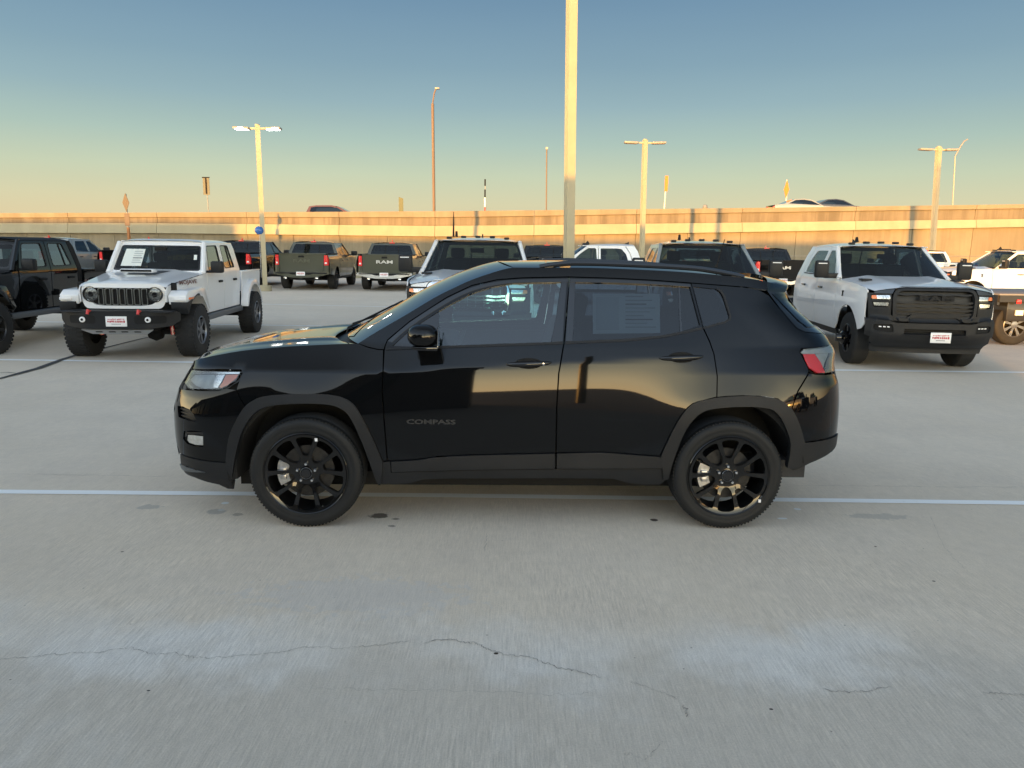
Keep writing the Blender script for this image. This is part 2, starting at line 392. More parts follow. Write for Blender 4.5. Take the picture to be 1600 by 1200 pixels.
def ground_material():
    m = bpy.data.materials.new('broomed_concrete'); m.use_nodes = True; t = m.node_tree; b = t.nodes['Principled BSDF']; h = NT(t)
    tcn = t.nodes.new('ShaderNodeTexCoord'); P = tcn.outputs['Object']
    sp = t.nodes.new('ShaderNodeSeparateXYZ'); t.links.new(P, sp.inputs[0]); X, Y = sp.outputs[0], sp.outputs[1]
    n1 = h.noise(P, .35, 5, .55); n2 = h.noise(P, 1.7, 6, .6, .4); n3 = h.noise(P, 14, 5, .65); n4 = h.noise(P, 130, 3, .7)
    streak = h.noise(h.scale(P, (1, .06, 1)), 105, 6, .8); streak2 = h.noise(h.scale(P, (1, .2, 1)), 7, 5, .6)
    col = h.mix(h.mr(n1, .3, .7), (.66, .57, .455), (.72, .63, .515))
    col = h.mix(h.m('MULTIPLY', h.mr(n2, .38, .72), .45), col, (.60, .525, .44))
    # cooler, greyer slab on the camera side of the long crack, pale bloom along it
    yc = h.m('ADD', 3.02, h.m('MULTIPLY', h.m('SUBTRACT', h.noise(h.scale(P, (1, 0, 0)), .9, 3), .5), .7))
    d = h.m('SUBTRACT', Y, yc)
    wob = h.m('MULTIPLY', h.m('SUBTRACT', h.noise(P, 2.2, 5, .6), .5), .9)
    near = h.mr(h.m('ADD', d, wob), .25, -.25)
    near_fade = h.m('MULTIPLY', near, .8)
    col = h.mix(near_fade, col, (.56, .51, .44))
    bloom = h.m('MULTIPLY', h.mr(h.m('ABSOLUTE', h.m('ADD', h.m('ADD', d, -.02), wob)), .42, .02), h.mr(h.noise(P, 1.1, 4), .33, .60))
    col = h.mix(h.m('MULTIPLY', bloom, .75), col, (.73, .71, .67))
    blm2 = h.m('MULTIPLY', h.mr(h.noise(h.scale(P, (1, .5, 1)), 1.0, 5, .6, .8), .56, .74), h.mr(Y, 3.9, 2.7))
    col = h.mix(h.m('MULTIPLY', blm2, .5), col, (.72, .70, .66))
    # broom marks, stronger near the camera side
    ss = h.m('MULTIPLY', h.mr(streak, .35, .65, -1, 1, False), h.mr(h.noise(P, .8, 3), .3, .7, .35, 1.0))
    v = h.m('ADD', 1.0, h.m('MULTIPLY', ss, h.mr(Y, 2.0, 6.5, .24, .07)))
    v = h.m('MULTIPLY', v, h.m('ADD', 1.0, h.m('MULTIPLY', h.m('SUBTRACT', streak2, .5), .09)))
    v = h.m('MULTIPLY', v, h.m('ADD', 1.0, h.m('MULTIPLY', h.m('SUBTRACT', n3, .5), .22)))
    v = h.m('MULTIPLY', v, h.m('ADD', 1.0, h.m('MULTIPLY', h.m('SUBTRACT', n4, .5), .55)))
    vm = t.nodes.new('ShaderNodeVectorMath'); vm.operation = 'SCALE'; t.links.new(col, vm.inputs[0]); t.links.new(v, vm.inputs[3]); col = vm.outputs[0]
    # pits
    vo = t.nodes.new('ShaderNodeTexVoronoi'); vo.inputs['Scale'].default_value = 9; t.links.new(P, vo.inputs['Vector'])
    pit = h.m('MULTIPLY', h.mr(vo.outputs['Distance'], .05, .03), h.mr(h.noise(P, 3, 2), .50, .56))
    col = h.mix(h.m('MULTIPLY', pit, .6), col, (.10, .09, .08))
    # individual spots: (px, py, half-length x m, half-length y m, colour, strength)
    def blob(px, py, rx, ry, c, k, rag=.5):
        rag = rag*1.5
        nonlocal col
        g = ground(px, py); dx = h.m('DIVIDE', h.m('SUBTRACT', X, g.x), rx); dy = h.m('DIVIDE', h.m('SUBTRACT', Y, g.y), ry)
        r = h.m('SQRT', h.m('ADD', h.m('MULTIPLY', dx, dx), h.m('MULTIPLY', dy, dy)))
        r = h.m('ADD', r, h.m('MULTIPLY', h.m('SUBTRACT', nz, .5), rag*2.4))
        col = h.mix(h.m('MULTIPLY', h.mr(r, 1.0, .72), k), col, c)
    nz = h.noise(P, 16, 4, .6)
    blob(592, 806, .075, .05, (.07, .055, .04), .85, .45); blob(617, 811, .035, .02, (.10, .08, .06), .7); blob(612, 822, .03, .02, (.13, .11, .09), .7)
    blob(1022, 812.5, .030, .028, (.05, .035, .025), .95, .2)
    blob(1246, 795.5, .028, .022, (.75, .77, .78), .9, .25); blob(1222, 810, .036, .018, (.78, .80, .80), .9, .25); blob(352, 786, .03, .025, (.76, .80, .82), .9, .2)
    blob(338, 799, .07, .05, (.30, .29, .27), .6, .5); blob(345, 797, .03, .02, (.58, .60, .60), .6, .4); blob(372, 804, .05, .03, (.25, .22, .19), .6, .5); blob(232, 792, .10, .05, (.30, .30, .29), .5, .6)
    blob(1375, 807, .25, .06, (.32, .31, .29), .4, .6); blob(775, 1021, .012, .01, (.05, .04, .03), 1, .3); blob(1205, 1108, .009, .006, (.04, .03, .03), 1, .2)
    blob(1368, 854, .008, .008, (.12, .08, .06), 1, .2); blob(1459, 908, .010, .008, (.10, .08, .07), 1, .2); blob(191, 862, .010, .008, (.10, .08, .06), 1, .2); blob(232, 1079, .008, .005, (.05, .05, .05), 1, .2)
    blob(560, 930, .6, .22, (.56, .55, .54), .35, .7)
    t.links.new(col, b.inputs['Base Color'])
    b.inputs['Roughness'].default_value = .82; b.inputs['Specular IOR Level'].default_value = .3
    bp = t.nodes.new('ShaderNodeBump'); bp.inputs['Distance'].default_value = .006; bp.inputs['Strength'].default_value = .7
    hh = h.m('ADD', h.m('MULTIPLY', streak, h.mr(Y, 2.0, 9., 1.0, .25)), h.m('MULTIPLY', n4, .5)); hh = h.m('SUBTRACT', hh, h.m('MULTIPLY', pit, .6))
    t.links.new(hh, bp.inputs['Height']); t.links.new(bp.outputs[0], b.inputs['Normal'])
    return m
g0 = raw('ground', [(-1200, -400, 0), (1200, -400, 0), (1200, 3000, 0), (-1200, 3000, 0)], [(0, 1, 2, 3)], ground_material()); struct(g0)
M_LINE = bpy.data.materials.new('worn_line_paint'); M_LINE.use_nodes = True
_t = M_LINE.node_tree; _h = NT(_t); _P = _t.nodes.new('ShaderNodeTexCoord').outputs['Object']
_w = _h.m('MULTIPLY', _h.mr(_h.noise(_P, 25, 6, .7), .60, .72), _h.mr(_h.noise(_P, 1.2, 3), .4, .7))
_c = _h.mix(_w, (.90, .91, .90), (.58, .55, .50)); _c = _h.mix(_h.m('MULTIPLY', _h.noise(_P, 60, 3), .25), _c, (.72, .72, .70))
_t.links.new(_c, _t.nodes['Principled BSDF'].inputs['Base Color']); _t.nodes['Principled BSDF'].inputs['Roughness'].default_value = .7
def line(pxs, width, z=.004):
    """painted stall line through photo points, laid on the concrete"""
    P = [ground(*p) for p in pxs]; P = [P[0]+(P[0]-P[1]).normalized()*30]+P+[P[-1]+(P[-1]-P[-2]).normalized()*40]
    vs = []; fs = []
    for i, p in enumerate(P):
        vs += [(p.x, p.y-width/2, z), (p.x, p.y+width/2, z)]
        if i: k = 2*i; fs.append((k-2, k, k+1, k-1))
    return struct(raw('painted_line', vs, fs, M_LINE))
line([(0, 768.8), (690, 774.6), (1600, 786.4)], .085)
line([(0, 562.2), (200, 565), (1540, 581.4)], .13)
line([(415, 508.2), (510, 509.6), (1300, 522)], .10)
line([(420, 475.5), (600, 479.4)], .10)
line([(420, 450.5), (900, 459.5)], .10)
# dark sealed joint crossing the slab on the left, and the wandering crack in front
M_SEAL = mat('joint_sealant', (.055, .055, .055), .7, noise=(6, .4)); M_CRACK = mat('crack_dark', (.28, .26, .235), .9, noise=(20, .4))
def ribbon(name, P, W, m, z=.003, kind='structure'):
    vs = []; fs = []
    for i, p in enumerate(P):
        t = (P[min(i+1, len(P)-1)]-P[max(i-1, 0)]); n = Vector((-t.y, t.x, 0)).normalized()*(W[i]/2)
        vs += [(p.x-n.x, p.y-n.y, z), (p.x+n.x, p.y+n.y, z)]
        if i: k = 2*i; fs.append((k-2, k, k+1, k-1))
    return struct(raw(name, vs, fs, m), kind)
jp = [(-60, 608), (0, 592), (30, 584), (60, 576), (98, 562), (120, 555), (160, 545), (220, 530), (300, 513)]
ribbon('expansion_joint', [ground(*p) for p in jp], [.05, .05, .09, .10, .09, .06, .05, .04, .04], M_SEAL, .0085)
ribbon('expansion_joint', [ground(*p) for p in [(0, 582.5), (12, 582), (24, 583)]], [.02, .03, .02], M_SEAL, .003)
def crack(px, w, name='crack'):
    P = []; W = []; rnd = random.Random(len(px)*7+int(px[0][0]))
    pts = catmull(px, 12)
    for i, p in enumerate(pts):
        g = ground(*p); g.y += rnd.uniform(-.010, .010); g.x += rnd.uniform(-.006, .006); P.append(g)
        W.append(max(.0005, .62*w*rnd.uniform(.25, 1.35)*min(1, i/4+.2, (len(pts)-1-i)/4+.2)))
    return ribbon(name, P, W, M_CRACK, .003)
crack([(-20, 1032), (40, 1028), (100, 1022), (160, 1019), (205, 1013), (235, 1022), (270, 1021), (302, 1028), (345, 1028), (380, 1024), (440, 1019), (490, 1011), (540, 1013), (600, 1007), (640, 1003)], .0045)
crack([(660, 1006), (700, 999), (722, 1004), (745, 1006), (765, 1017), (790, 1023), (830, 1029), (850, 1036), (880, 1046), (905, 1050), (940, 1060)], .006)
crack([(985, 1066), (1010, 1074), (1040, 1085), (1060, 1092)], .003); crack([(1068, 1104), (1072, 1114), (1073, 1123)], .005)
crack([(1285, 1078), (1320, 1082), (1355, 1080), (1392, 1074)], .0055); crack([(1535, 1083), (1570, 1085), (1620, 1088)], .006)
crack([(975, 1178), (985, 1179), (1010, 1185), (1035, 1160)], .0025); crack([(761, 833), (759, 850), (757, 862)], .0035)
crack([(490, 1076), (560, 1078), (640, 1079), (760, 1081), (860, 1086), (930, 1083)], .0022)
crack([(1235, 759), (1350, 759.5), (1480, 761), (1620, 762)], .006); crack([(-10, 741), (90, 742), (200, 744), (268, 745)], .006)
crack([(1450, 800), (1470, 845), (1490, 872), (1520, 900)], .002)

# ================================================================ highway wall
def concrete(name, lo, hi, streaks=.0):
    m = bpy.data.materials.new(name); m.use_nodes = True; t = m.node_tree; h = NT(t); P = t.nodes.new('ShaderNodeTexCoord').outputs['Object']; b = t.nodes['Principled BSDF']
    oi = t.nodes.new('ShaderNodeObjectInfo')
    c = h.mix(h.mr(h.noise(P, .8, 6, .6), .3, .7), lo, hi)
    if streaks:
        s1 = h.mr(h.noise(h.scale(P, (1, 1, .05)), 1.6, 5, .7), .40, .62); c = h.mix(h.m('MULTIPLY', s1, streaks), c, tuple(x*.45 for x in lo))
    c = h.mix(h.m('MULTIPLY', oi.outputs['Random'], .35), c, tuple(x*.82 for x in lo))
    t.links.new(c, b.inputs['Base Color']); b.inputs['Roughness'].default_value = .9
    bp = t.nodes.new('ShaderNodeBump'); bp.inputs['Distance'].default_value = .01; bp.inputs['Strength'].default_value = .4; t.links.new(h.noise(P, 12, 5), bp.inputs['Height']); t.links.new(bp.outputs[0], b.inputs['Normal'])
    return m
MW_CAP = concrete('wall_cap_concrete', (.235, .195, .135), (.29, .245, .175), .25); MW_BAND = concrete('wall_band_concrete', (.19, .158, .108), (.245, .205, .145), .6)
MW_LEDGE = concrete('wall_ledge_concrete', (.33, .295, .20), (.38, .34, .235), .12); MW_LOW = concrete('wall_panel_concrete', (.21, .18, .125), (.255, .22, .155), .30)
_cols = [0, 250, 700, 1160, 1600]; _Yw = [50.5, 49.5, 47, 45, 42]
_rows = {'top': [333, 332, 330, 325, 319], 'cap': [340.5, 339.5, 340, 332.5, 326], 'band': [348.5, 348.5, 353, 347.5, 342], 'ledge': [364, 364.5, 370, 363, 355]}
_wx = [onY(c, 340, y).x for c, y in zip(_cols, _Yw)]
def wz(row, X):
    zs = [onY(c, r, y).z for c, r, y in zip(_cols, _rows[row], _Yw)]
    if X < _wx[0]: return zs[0]+(zs[1]-zs[0])/(_wx[1]-_wx[0])*(X-_wx[0])
    if X > _wx[-1]: return zs[-1]+(zs[-1]-zs[-2])/(_wx[-1]-_wx[-2])*(X-_wx[-1])
    return float(np.interp(X, _wx, zs))
def wy(X):
    if X < _wx[0]: return _Yw[0]+(_Yw[1]-_Yw[0])/(_wx[1]-_wx[0])*(X-_wx[0])
    if X > _wx[-1]: return _Yw[-1]+(_Yw[-1]-_Yw[-2])/(_wx[-1]-_wx[-2])*(X-_wx[-1])
    return float(np.interp(X, _wx, _Yw))
wall = thing('retaining_wall', 'long concrete highway retaining wall with bright ledge and stained parapet across the back of the lot', 'wall', (0, wy(0), 0))
def wseg(name, X0, X1, zlo, zhi, proud, m, slope=0.0, deep=.5):
    """one precast segment; slope tips its lower edge forward"""
    g = .012; X0 += g; X1 -= g; vs = []; oy = wy(0)
    for X in (X0, X1):
        y = wy(X)-oy; a = zlo(X) if callable(zlo) else zlo; b = zhi(X) if callable(zhi) else zhi
        vs += [(X, y-proud-slope, a+.008), (X, y-proud, b-.008), (X, y+deep, b-.008), (X, y+deep, a+.008)]
    fs = [(0, 4, 5, 1), (1, 5, 6, 2), (2, 6, 7, 3), (3, 7, 4, 0), (0, 1, 2, 3), (4, 7, 6, 5)]
    return raw(name, vs, fs, m, wall)
X = -72.0; k = 0
while X < 52:
    w6 = 6.1 if k % 1 == 0 else 3.0
    wseg('parapet_cap', X, X+w6, lambda x: wz('cap', x), lambda x: wz('top', x), .10, MW_CAP)
    wseg('parapet_band', X, X+w6, lambda x: wz('band', x), lambda x: wz('cap', x), .0, MW_BAND, slope=.02)
    wseg('ledge_beam', X, X+w6, lambda x: wz('ledge', x), lambda x: wz('band', x), .16, MW_LEDGE, slope=.14)
    for j in range(2):
        a, b = X+j*w6/2, X+(j+1)*w6/2
        wseg('wall_panel', a, b, lambda x: wz('ledge', x)*.52, lambda x: wz('ledge', x), .0, MW_LOW)
        wseg('wall_panel', a, b, lambda x: 0.0, lambda x: wz('ledge', x)*.52, .006 if (k+j) % 2 else -.004, MW_LOW)
    X += w6; k += 1
# road deck on top, out of sight but carrying the cars
_dx = [-90]+_wx+[60]; _dv = []
for _x in _dx: _dv += [(_x, wy(_x)+.45, wz('top', _x)-.85), (_x, 95, wz('top', _x)-.85)]
deck = raw('highway_road', _dv, [(2*i, 2*i+2, 2*i+3, 2*i+1) for i in range(len(_dx)-1)], mat('road_deck', (.16, .15, .14), .9), None); struct(deck)
def deckz(X): return float(np.interp(X, [-90, 60], [wz('top', -90)-.85, wz('top', 60)-.85]))
# low kerb and grass-dry verge at the wall foot
kb = raw('kerb', [], [], MW_CAP) if False else None
bm = bmesh.new(); add_box(bm, (-75, 0, 0), (55, .3, .14), .02); kb = from_bm('kerb', bm, MW_LEDGE); kb.location = (0, 40.5, 0); kb.rotation_euler = (0, 0, math.atan2(wy(30)-wy(-40), 70)); struct(kb)

# ================================================================ building behind the camera (casts the shade over the lot, mirrored in the doors)
bld = thing('dealer_building', 'long low dealership building with glazed front facing the lot', 'building', (-24, -6, 0))
M_BW = mat('stucco', (.22, .20, .18), .85, noise=(2, .1)); M_BG = mat('shopfront_glass', (.02, .025, .03), .05, spec=.8)
boxo('wall', (-26, -3, 0), (23.55, 0, 4.12), M_BW, bld); boxo('parapet', (-26.2, -3.1, 4.13), (23.65, .12, 4.38), MW_CAP, bld)
boxo('upper_storey', (-60, -2.9, 0), (-16.8, -.15, 5.40), M_BW, bld)
for k in range(11): boxo('window', (-24+k*4.3, .02, .5), (-21+k*4.3, .08, 3.2), M_BG, bld)
boxo('door', (20.2, .02, 0), (21.4, .09, 2.3), M_BG, bld)

# ================================================================ lot lights
M_POLE = mat('pole_paint', (.40, .355, .235), .45, noise=(3, .05)); M_LAMPBODY = mat('lamp_housing', (.30, .28, .25), .4)
M_LED = mat('led_panel', (.9, .9, .85), .3, emit=((1, .97, .9), 14.0)); M_LEDOFF = mat('led_panel_dim', (.35, .28, .2), .3)
def lamp_pole(top_px, low_px, Y, w, label, lit=(0, 0), fixtures=True, ztop=None, rot=.35):
    a = onY(*top_px, Y); b = onY(*low_px, Y); d = (a-b).normalized(); base = b-d*(b.z/d.z); base.z = 0
    if ztop: a = base+d*ztop
    t = thing('lot_light', label, 'light pole', base, 0, 'square lot light poles')
    top = a-base; bm = bmesh.new(); q = [(-w/2, -w/2), (w/2, -w/2), (w/2, w/2), (-w/2, w/2)]; cr, sr = math.cos(rot), math.sin(rot)
    q = [(x*cr-y*sr, x*sr+y*cr) for x, y in q]
    A = [bm.verts.new((x, y, .0)) for x, y in q]; B = [bm.verts.new((top.x+x, top.y+y, top.z)) for x, y in q]
    bm.faces.new(A); bm.faces.new(B[::-1])
    for i in range(4): bm.faces.new((A[i], B[i], B[(i+1) % 4], A[(i+1) % 4]))
    from_bm('pole', bm, M_POLE, t); latheo('base', [(.24, 0), (.24, .20), (.22, .22), (0, .22)], MW_LEDGE, t, 24, 'z')
    if fixtures:
        for s in (-1, 1):
            boxo('arm', (top.x+min(s*.05, s*.32), top.y-.03, top.z-.14), (top.x+max(s*.05, s*.32), top.y+.03, top.z-.08), M_POLE, t)
            boxo('lamp_head', (-.29, -.16, -.045), (.29, .16, .035), M_LAMPBODY, t, bev=.02, mtx=Matrix.Translation((top.x+s*.58, top.y, top.z-.10)) @ Matrix.Rotation(s*-.03, 4, 'Y'))
            boxo('lamp_panel', (-.22, -.13, -.052), (.22, .13, -.046), M_LED if lit[0 if s < 0 else 1] else M_LEDOFF, t, mtx=Matrix.Translation((top.x+s*.58, top.y, top.z-.10)) @ Matrix.Rotation(s*-.03, 4, 'Y'))
            if lit[0 if s < 0 else 1]:
                boxo('added_glare_strip', (-.10 if s < 0 else -.0, -.17, -.05), (.10 if s < 0 else .22, -.162, .0), M_LED, t, mtx=Matrix.Translation((top.x+s*.58, top.y, top.z-.10)))  # added glowing strip, stands in for glare on the lamp head's front
    latheo('cap', [(w*.5, 0), (w*.5, .04), (0, .06)], M_POLE, t, 8, 'z', c=(top.x, top.y, top.z))
    return t
lamp_pole((402, 196), (411.5, 390), 28.7, .17, 'square lot light pole at left with its two lamp heads glowing white', lit=(1, 1))
lamp_pole((893.5, 0), (888.8, 400), 18, .20, 'tall thick lot light pole rising out of frame behind the black SUV', ztop=9.5)
lamp_pole((1008, 219), (1003.5, 375), 32.5, .17, 'square lot light pole in the middle right, bright yellow in the sun, lamps dark')
lamp_pole((1467, 230), (1457.5, 380), 35, .19, 'pinkish square lot light pole at right behind the white heavy pickup')
def back_pole(x, y, lab):
    t = thing('lot_light', lab, 'light pole', (x, y, 0), 0, 'square lot light poles'); boxo('pole', (-.1, -.1, 0), (.1, .1, 7.5), M_POLE, t)
back_pole(2.3, -7.5, 'lot light pole standing behind the photographer, mirrored in the rear door')
# ---- far poles and signs beyond the wall
M_RUST = mat('brown_pole', (.17, .12, .085), .6); M_GALV = mat('galvanised', (.30, .29, .27), .5, metal=.3); M_SIGNBACK = mat('sign_back', (.10, .11, .09), .6, noise=(3, .2))
def post(name, label, cat, top_px, low_px, Y, r, m, zb=None, group=None):
    a = onY(*top_px, Y); b = onY(*low_px, Y); zb = deckz(b.x) if zb is None else zb
    d = (a-b); d = d/d.z; base = b+d*(zb-b.z)
    t = thing(name, label, cat, base, 0, group); tubeo('post', [Vector((0, 0, 0)), a-base], r, m, t, 8); return t, a-base
t, a = post('street_light', 'tall brown highway street light with a short curved arm above the wall', 'street light', (676, 162), (678.3, 333), 70, .13, M_RUST)
tubeo('arm', [a, a+Vector((.15, 0, .9)), a+Vector((.32, 0, 1.3))], .07, M_RUST, t, 6); boxo('lamp', (a.x+.22, a.y-.15, a.z+1.22), (a.x+.62, a.y+.15, a.z+1.38), M_GALV, t, bev=.03)
t, a = post('street_light', 'thin distant straight highway pole left of the tall central pole', 'street light', (854.3, 232), (853.6, 331), 85, .07, M_RUST); boxo('lamp', (a.x-.12, a.y-.1, a.z-.1), (a.x+.12, a.y+.1, a.z+.15), M_GALV, t)
t, a = post('street_light', 'faint distant street light with curved arm at the far right', 'street light', (1492.5, 244), (1488.5, 320), 85, .07, M_GALV)
tubeo('arm', [a, a+Vector((.5, 0, 1.1)), a+Vector((.8, 0, 1.6)), a+Vector((1.15, 0, 1.8))], .08, M_GALV, t, 6)
t, a = post('road_sign', 'diamond warning sign seen from behind on its post at the left', 'road sign', (196.5, 303), (201, 364), 37.8, .035, M_GALV, 0)
c = Vector((a.x, -.04, a.z-.42))
prism('sign_plate', [(c.x-.17, c.z), (c.x, c.z-.46), (c.x+.17, c.z), (c.x, c.z+.46)], 'y', -.07, -.05, mat('sign_brown', (.09, .075, .065), .6), t)
boxo('sign_plate', (c.x-.12, -.07, c.z-1.12), (c.x+.12, -.05, c.z-.52), mat('sign_brown2', (.11, .085, .075), .6), t)
boxo('post_sleeve', (a.x*.32-.05, -.06, 1.9), (a.x*.32+.05, .06, 2.5), mat('orange_sleeve', (.40, .16, .05), .6), t)
t, a = post('road_sign', 'small upright rectangular sign on a thin post above the wall at left', 'road sign', (322, 277), (326, 333), 62, .035, M_GALV)
boxo('sign_plate', (a.x-.26, -.08, a.z-1.38), (a.x+.26, -.05, a.z), M_SIGNBACK, t); boxo('sign_frame', (a.x-.30, -.10, a.z-.06), (a.x+.30, -.04, a.z+.02), M_DARK, t); boxo('sign_rib', (a.x-.05, -.12, a.z-1.3), (a.x+.05, -.08, a.z), M_DARK, t)
t, a = post('road_sign', 'small grey-green panel standing on the highway parapet left of the tall brown pole', 'road sign', (626.5, 309), (627, 331), 62, .03, M_GALV)
prism('sign_plate', [(a.x-.17, a.z-1.2), (a.x+.19, a.z-1.2), (a.x+.19, a.z-.06), (a.x-.17, a.z+.06)], 'y', -.08, -.05, mat('sign_green', (.10, .12, .07), .6), t)
t, a = post('marker_post', 'thin black and white banded marker post above the wall', 'marker post', (758, 280), (758.8, 331), 60, .03, M_GALV)
for k, (z0, z1, mm) in enumerate(((0, .5, M_DARK), (.78, 1.38, M_DARK), (1.4, 2.1, M_PLATE), (2.12, 2.42, M_REDINK))): boxo('band', (a.x-.055, -.06, a.z-z1), (a.x+.055, .06, a.z-z0), mm, t)
M_ORANGE = mat('orange_sign', (.80, .20, .03), .6)
t, a = post('marker_post', 'white post with a narrow orange panel on top, right of the second lot light', 'marker post', (1041.5, 275), (1038, 327), 60, .05, mat('post_white', (.75, .70, .6), .5))
boxo('sign_plate', (a.x-.12, -.10, a.z-1.15), (a.x+.12, -.06, a.z), M_ORANGE, t)
t, a = post('road_sign', 'orange diamond construction sign edge-on above the wall behind the white heavy pickup', 'road sign', (1229.5, 281), (1228.3, 322), 60, .05, mat('post_white', (.75, .70, .6), .5))
prism('sign_plate', [(a.x-.20, a.z-.75), (a.x, a.z-1.4), (a.x+.20, a.z-.75), (a.x, a.z)], 'y', -.10, -.06, M_ORANGE, t)
c = onY(405, 360, 26); t = tag(latheo('balloon', [(0, -.145), (.08, -.125), (.135, -.06), (.15, 0), (.135, .06), (.08, .125), (0, .145)], mat('balloon_blue', (.02, .12, .42), .15, coat=1), None, 24, 'z'), 'blue ball balloon floating beside the left lot light pole', 'balloon'); t.location = c
boxo('balloon_string', (-.003, -.003, -1.6), (.003, .003, -.14), M_PLATE, t)
t = tag(latheo('insulator', [(0, 0), (.12, 0), (.16, .12), (.1, .25), (0, .28)], M_GALV, None, 12, 'z'), 'small pale dome on the wall top right of centre', 'dome'); t.location = onY(1101.5, 327, 45.6)
# shadow-casting posts at the left end are real ones standing in the lot
def thin_post(x, y, h, lab): 
    t = thing('flag_pole', lab, 'pole', (x, y, 0)); tubeo('post', [Vector((0, 0, 0)), Vector((0, 0, h))], .09, M_POLE, t, 8)
# ================================================================ the black SUV in front
WR = .353
_p1 = ground(477.5, 736, WR); _p2 = ground(1138, 740.5, WR)
_p1 = CAMP + ray(477.5, 736)*(4.612); _p2 = CAMP + ray(1138, 740.5)*(4.690)
SYAW = math.atan2(_p2.y-_p1.y, _p2.x-_p1.x)
_mid = (_p1+_p2)/2; _ax = Vector((math.cos(SYAW), math.sin(SYAW), 0)); _ay = Vector((-math.sin(SYAW), math.cos(SYAW), 0))
WB = (_p2-_p1).length/2
SLOC = Vector((_mid.x, _mid.y, 0)) + _ay*.895
def s2w(p): return Vector((SLOC.x, SLOC.y, 0)) + _ax*p[0] + _ay*p[1] + Vector((0, 0, p[2]))
XF_K = [(0.15, -2.20), (0.25, -2.265), (0.35, -2.30), (0.5, -2.3135), (0.65, -2.3156), (0.8, -2.2803), (0.9, -2.2248), (1.0, -2.1746), (1.1, -2.1929)]
XR_K = [(0.15, 1.99), (0.3, 2.085), (0.45, 2.1875), (0.6, 2.1945), (0.75, 2.1923), (0.9, 2.179), (1.0, 2.1503), (1.1, 2.1675), (1.2, 2.1139), (1.3, 1.9887), (1.45, 1.8455), (1.6, 1.8418)]
def pchip(K):
    X = np.array([k[0] for k in K]); Y = np.array([k[1] for k in K]); h = np.diff(X); d = np.diff(Y)/h; m = np.zeros(len(X))
    for i in range(1, len(X)-1):
        if d[i-1]*d[i] > 0: m[i] = 2*d[i-1]*d[i]/(d[i-1]+d[i])
    m[0] = d[0]; m[-1] = d[-1]
    X = X.tolist(); Y = Y.tolist(); m = m.tolist()
    import bisect
    def f(x):
        if x <= X[0]: return Y[0]+m[0]*(x-X[0])
        if x >= X[-1]: return Y[-1]+m[-1]*(x-X[-1])
        i = bisect.bisect_right(X, x)-1; h_ = X[i+1]-X[i]; t = (x-X[i])/h_
        return (1+2*t)*(1-t)**2*Y[i] + t*(1-t)**2*h_*m[i] + t*t*(3-2*t)*Y[i+1] + t*t*(t-1)*h_*m[i+1]
    return f
xf = pchip(XF_K); xr = pchip(XR_K); AF = .74; AR = .56; SN = 3.2
_zc = pchip([(-2.3, .93), (-1.5, .965), (-.83, .995), (.19, 1.053), (.85, 1.09), (1.5, 1.10), (2.3, 1.10)])
def _sp(x): return x if x > 30 else math.log1p(math.exp(x))
def w_half(x, z):
    zc = _zc(x); q = z-(zc-1.03)
    s = .005 + .085*min(1, max(0, (-.75-x)/.35)) + .085*min(1, max(0, (x-.95)/.4))
    A = 0.0
    if q > .52: A += (.135/.51/2*(min(q, 1.03)-.52)**2) + .135*max(0, q-1.03)
    A += .20*s*_sp((q-1.03)/s)
    A += .05*max(0, z-1.15) + .9*max(0, z-1.50)**2 + 1.2*max(0, .42-z)**2
    w = .895 - A
    for xc in (-1.318, 1.318): w += .030*math.exp(-((x-xc)/.40)**2-((z-.72)/.20)**2)
    w -= .010*x*x
    if z > 1.0:
        g = min(1, (z-1.0)/.15); w -= g*(.10*max(0, -.2-x)**2 + .07*max(0, x-.8)**2)
    return w
def SS(u, z):
    a = xf(z)+AF; b = xr(z)-AR
    if u < a:
        th = min((a-u)/AF, math.pi/2); A = AF; sg = -1; c0 = a
    elif u > b:
        th = min((u-b)/AR, math.pi/2); A = AR; sg = 1; c0 = b
    else: return Vector((u, -w_half(u, z), z))
    c, s = math.cos(th), math.sin(th); r = (abs(c)**SN+abs(s)**SN)**(-1/SN)
    x = c0+sg*A*r*s; return Vector((x, -w_half(c0+sg*A*s*.8, z)*r*c, z))
def unS(px, py, S_=None, guess=None, inset=0.0):
    """photo pixel -> (u,z) on the body side"""
    S_ = S_ or SS
    p = onY(px, py, SLOC.y-.88); q = p-Vector((SLOC.x, SLOC.y, 0)); u, z = guess or (q.dot(_ax), q.z)
    z = min(max(z, .1), 1.7)
    best = None; lam = 1e-3
    def res(u, z):
        a = project(s2w(S_(u, z))); return np.array([px-a[0], py-a[1]])
    r = res(u, z)
    for it in range(40):
        if np.hypot(*r) < .02: break
        e = 1e-3; J = -np.stack([(res(u+e, z)-r)/e, (res(u, z+e)-r)/e], 1)
        d = np.linalg.solve(J.T@J+lam*np.eye(2)*60000, J.T@r); L = np.hypot(*d); d = d*min(1, .12/max(L, 1e-9))
        r2 = res(u+d[0], z+d[1])
        if np.hypot(*r2) < np.hypot(*r): u += d[0]; z += d[1]; r = r2; lam = max(lam*.3, 1e-7)
        else:
            lam *= 4
            if lam > 1e5: break
    return (float(u), float(z))
def PO(pts):
    out = []; g = None
    for p in pts:
        g = unS(*p); out.append(g)
    return out
suv = thing('black_suv', 'glossy black compact SUV with black wheels parked side-on in the foreground', 'car', (SLOC.x, SLOC.y, 0), SYAW)
MP = M_BLACKPAINT; M_TRIM = mat('satin_black_trim', (.010, .010, .011), .4, spec=.3)
def SP(name, px, m=MP, holes=(), **kw):
    kw.setdefault('mirror', True)
    return patch(name, PO(px), SS, m, kw.pop('parent', suv), holes=[PO(h) for h in holes], **kw)
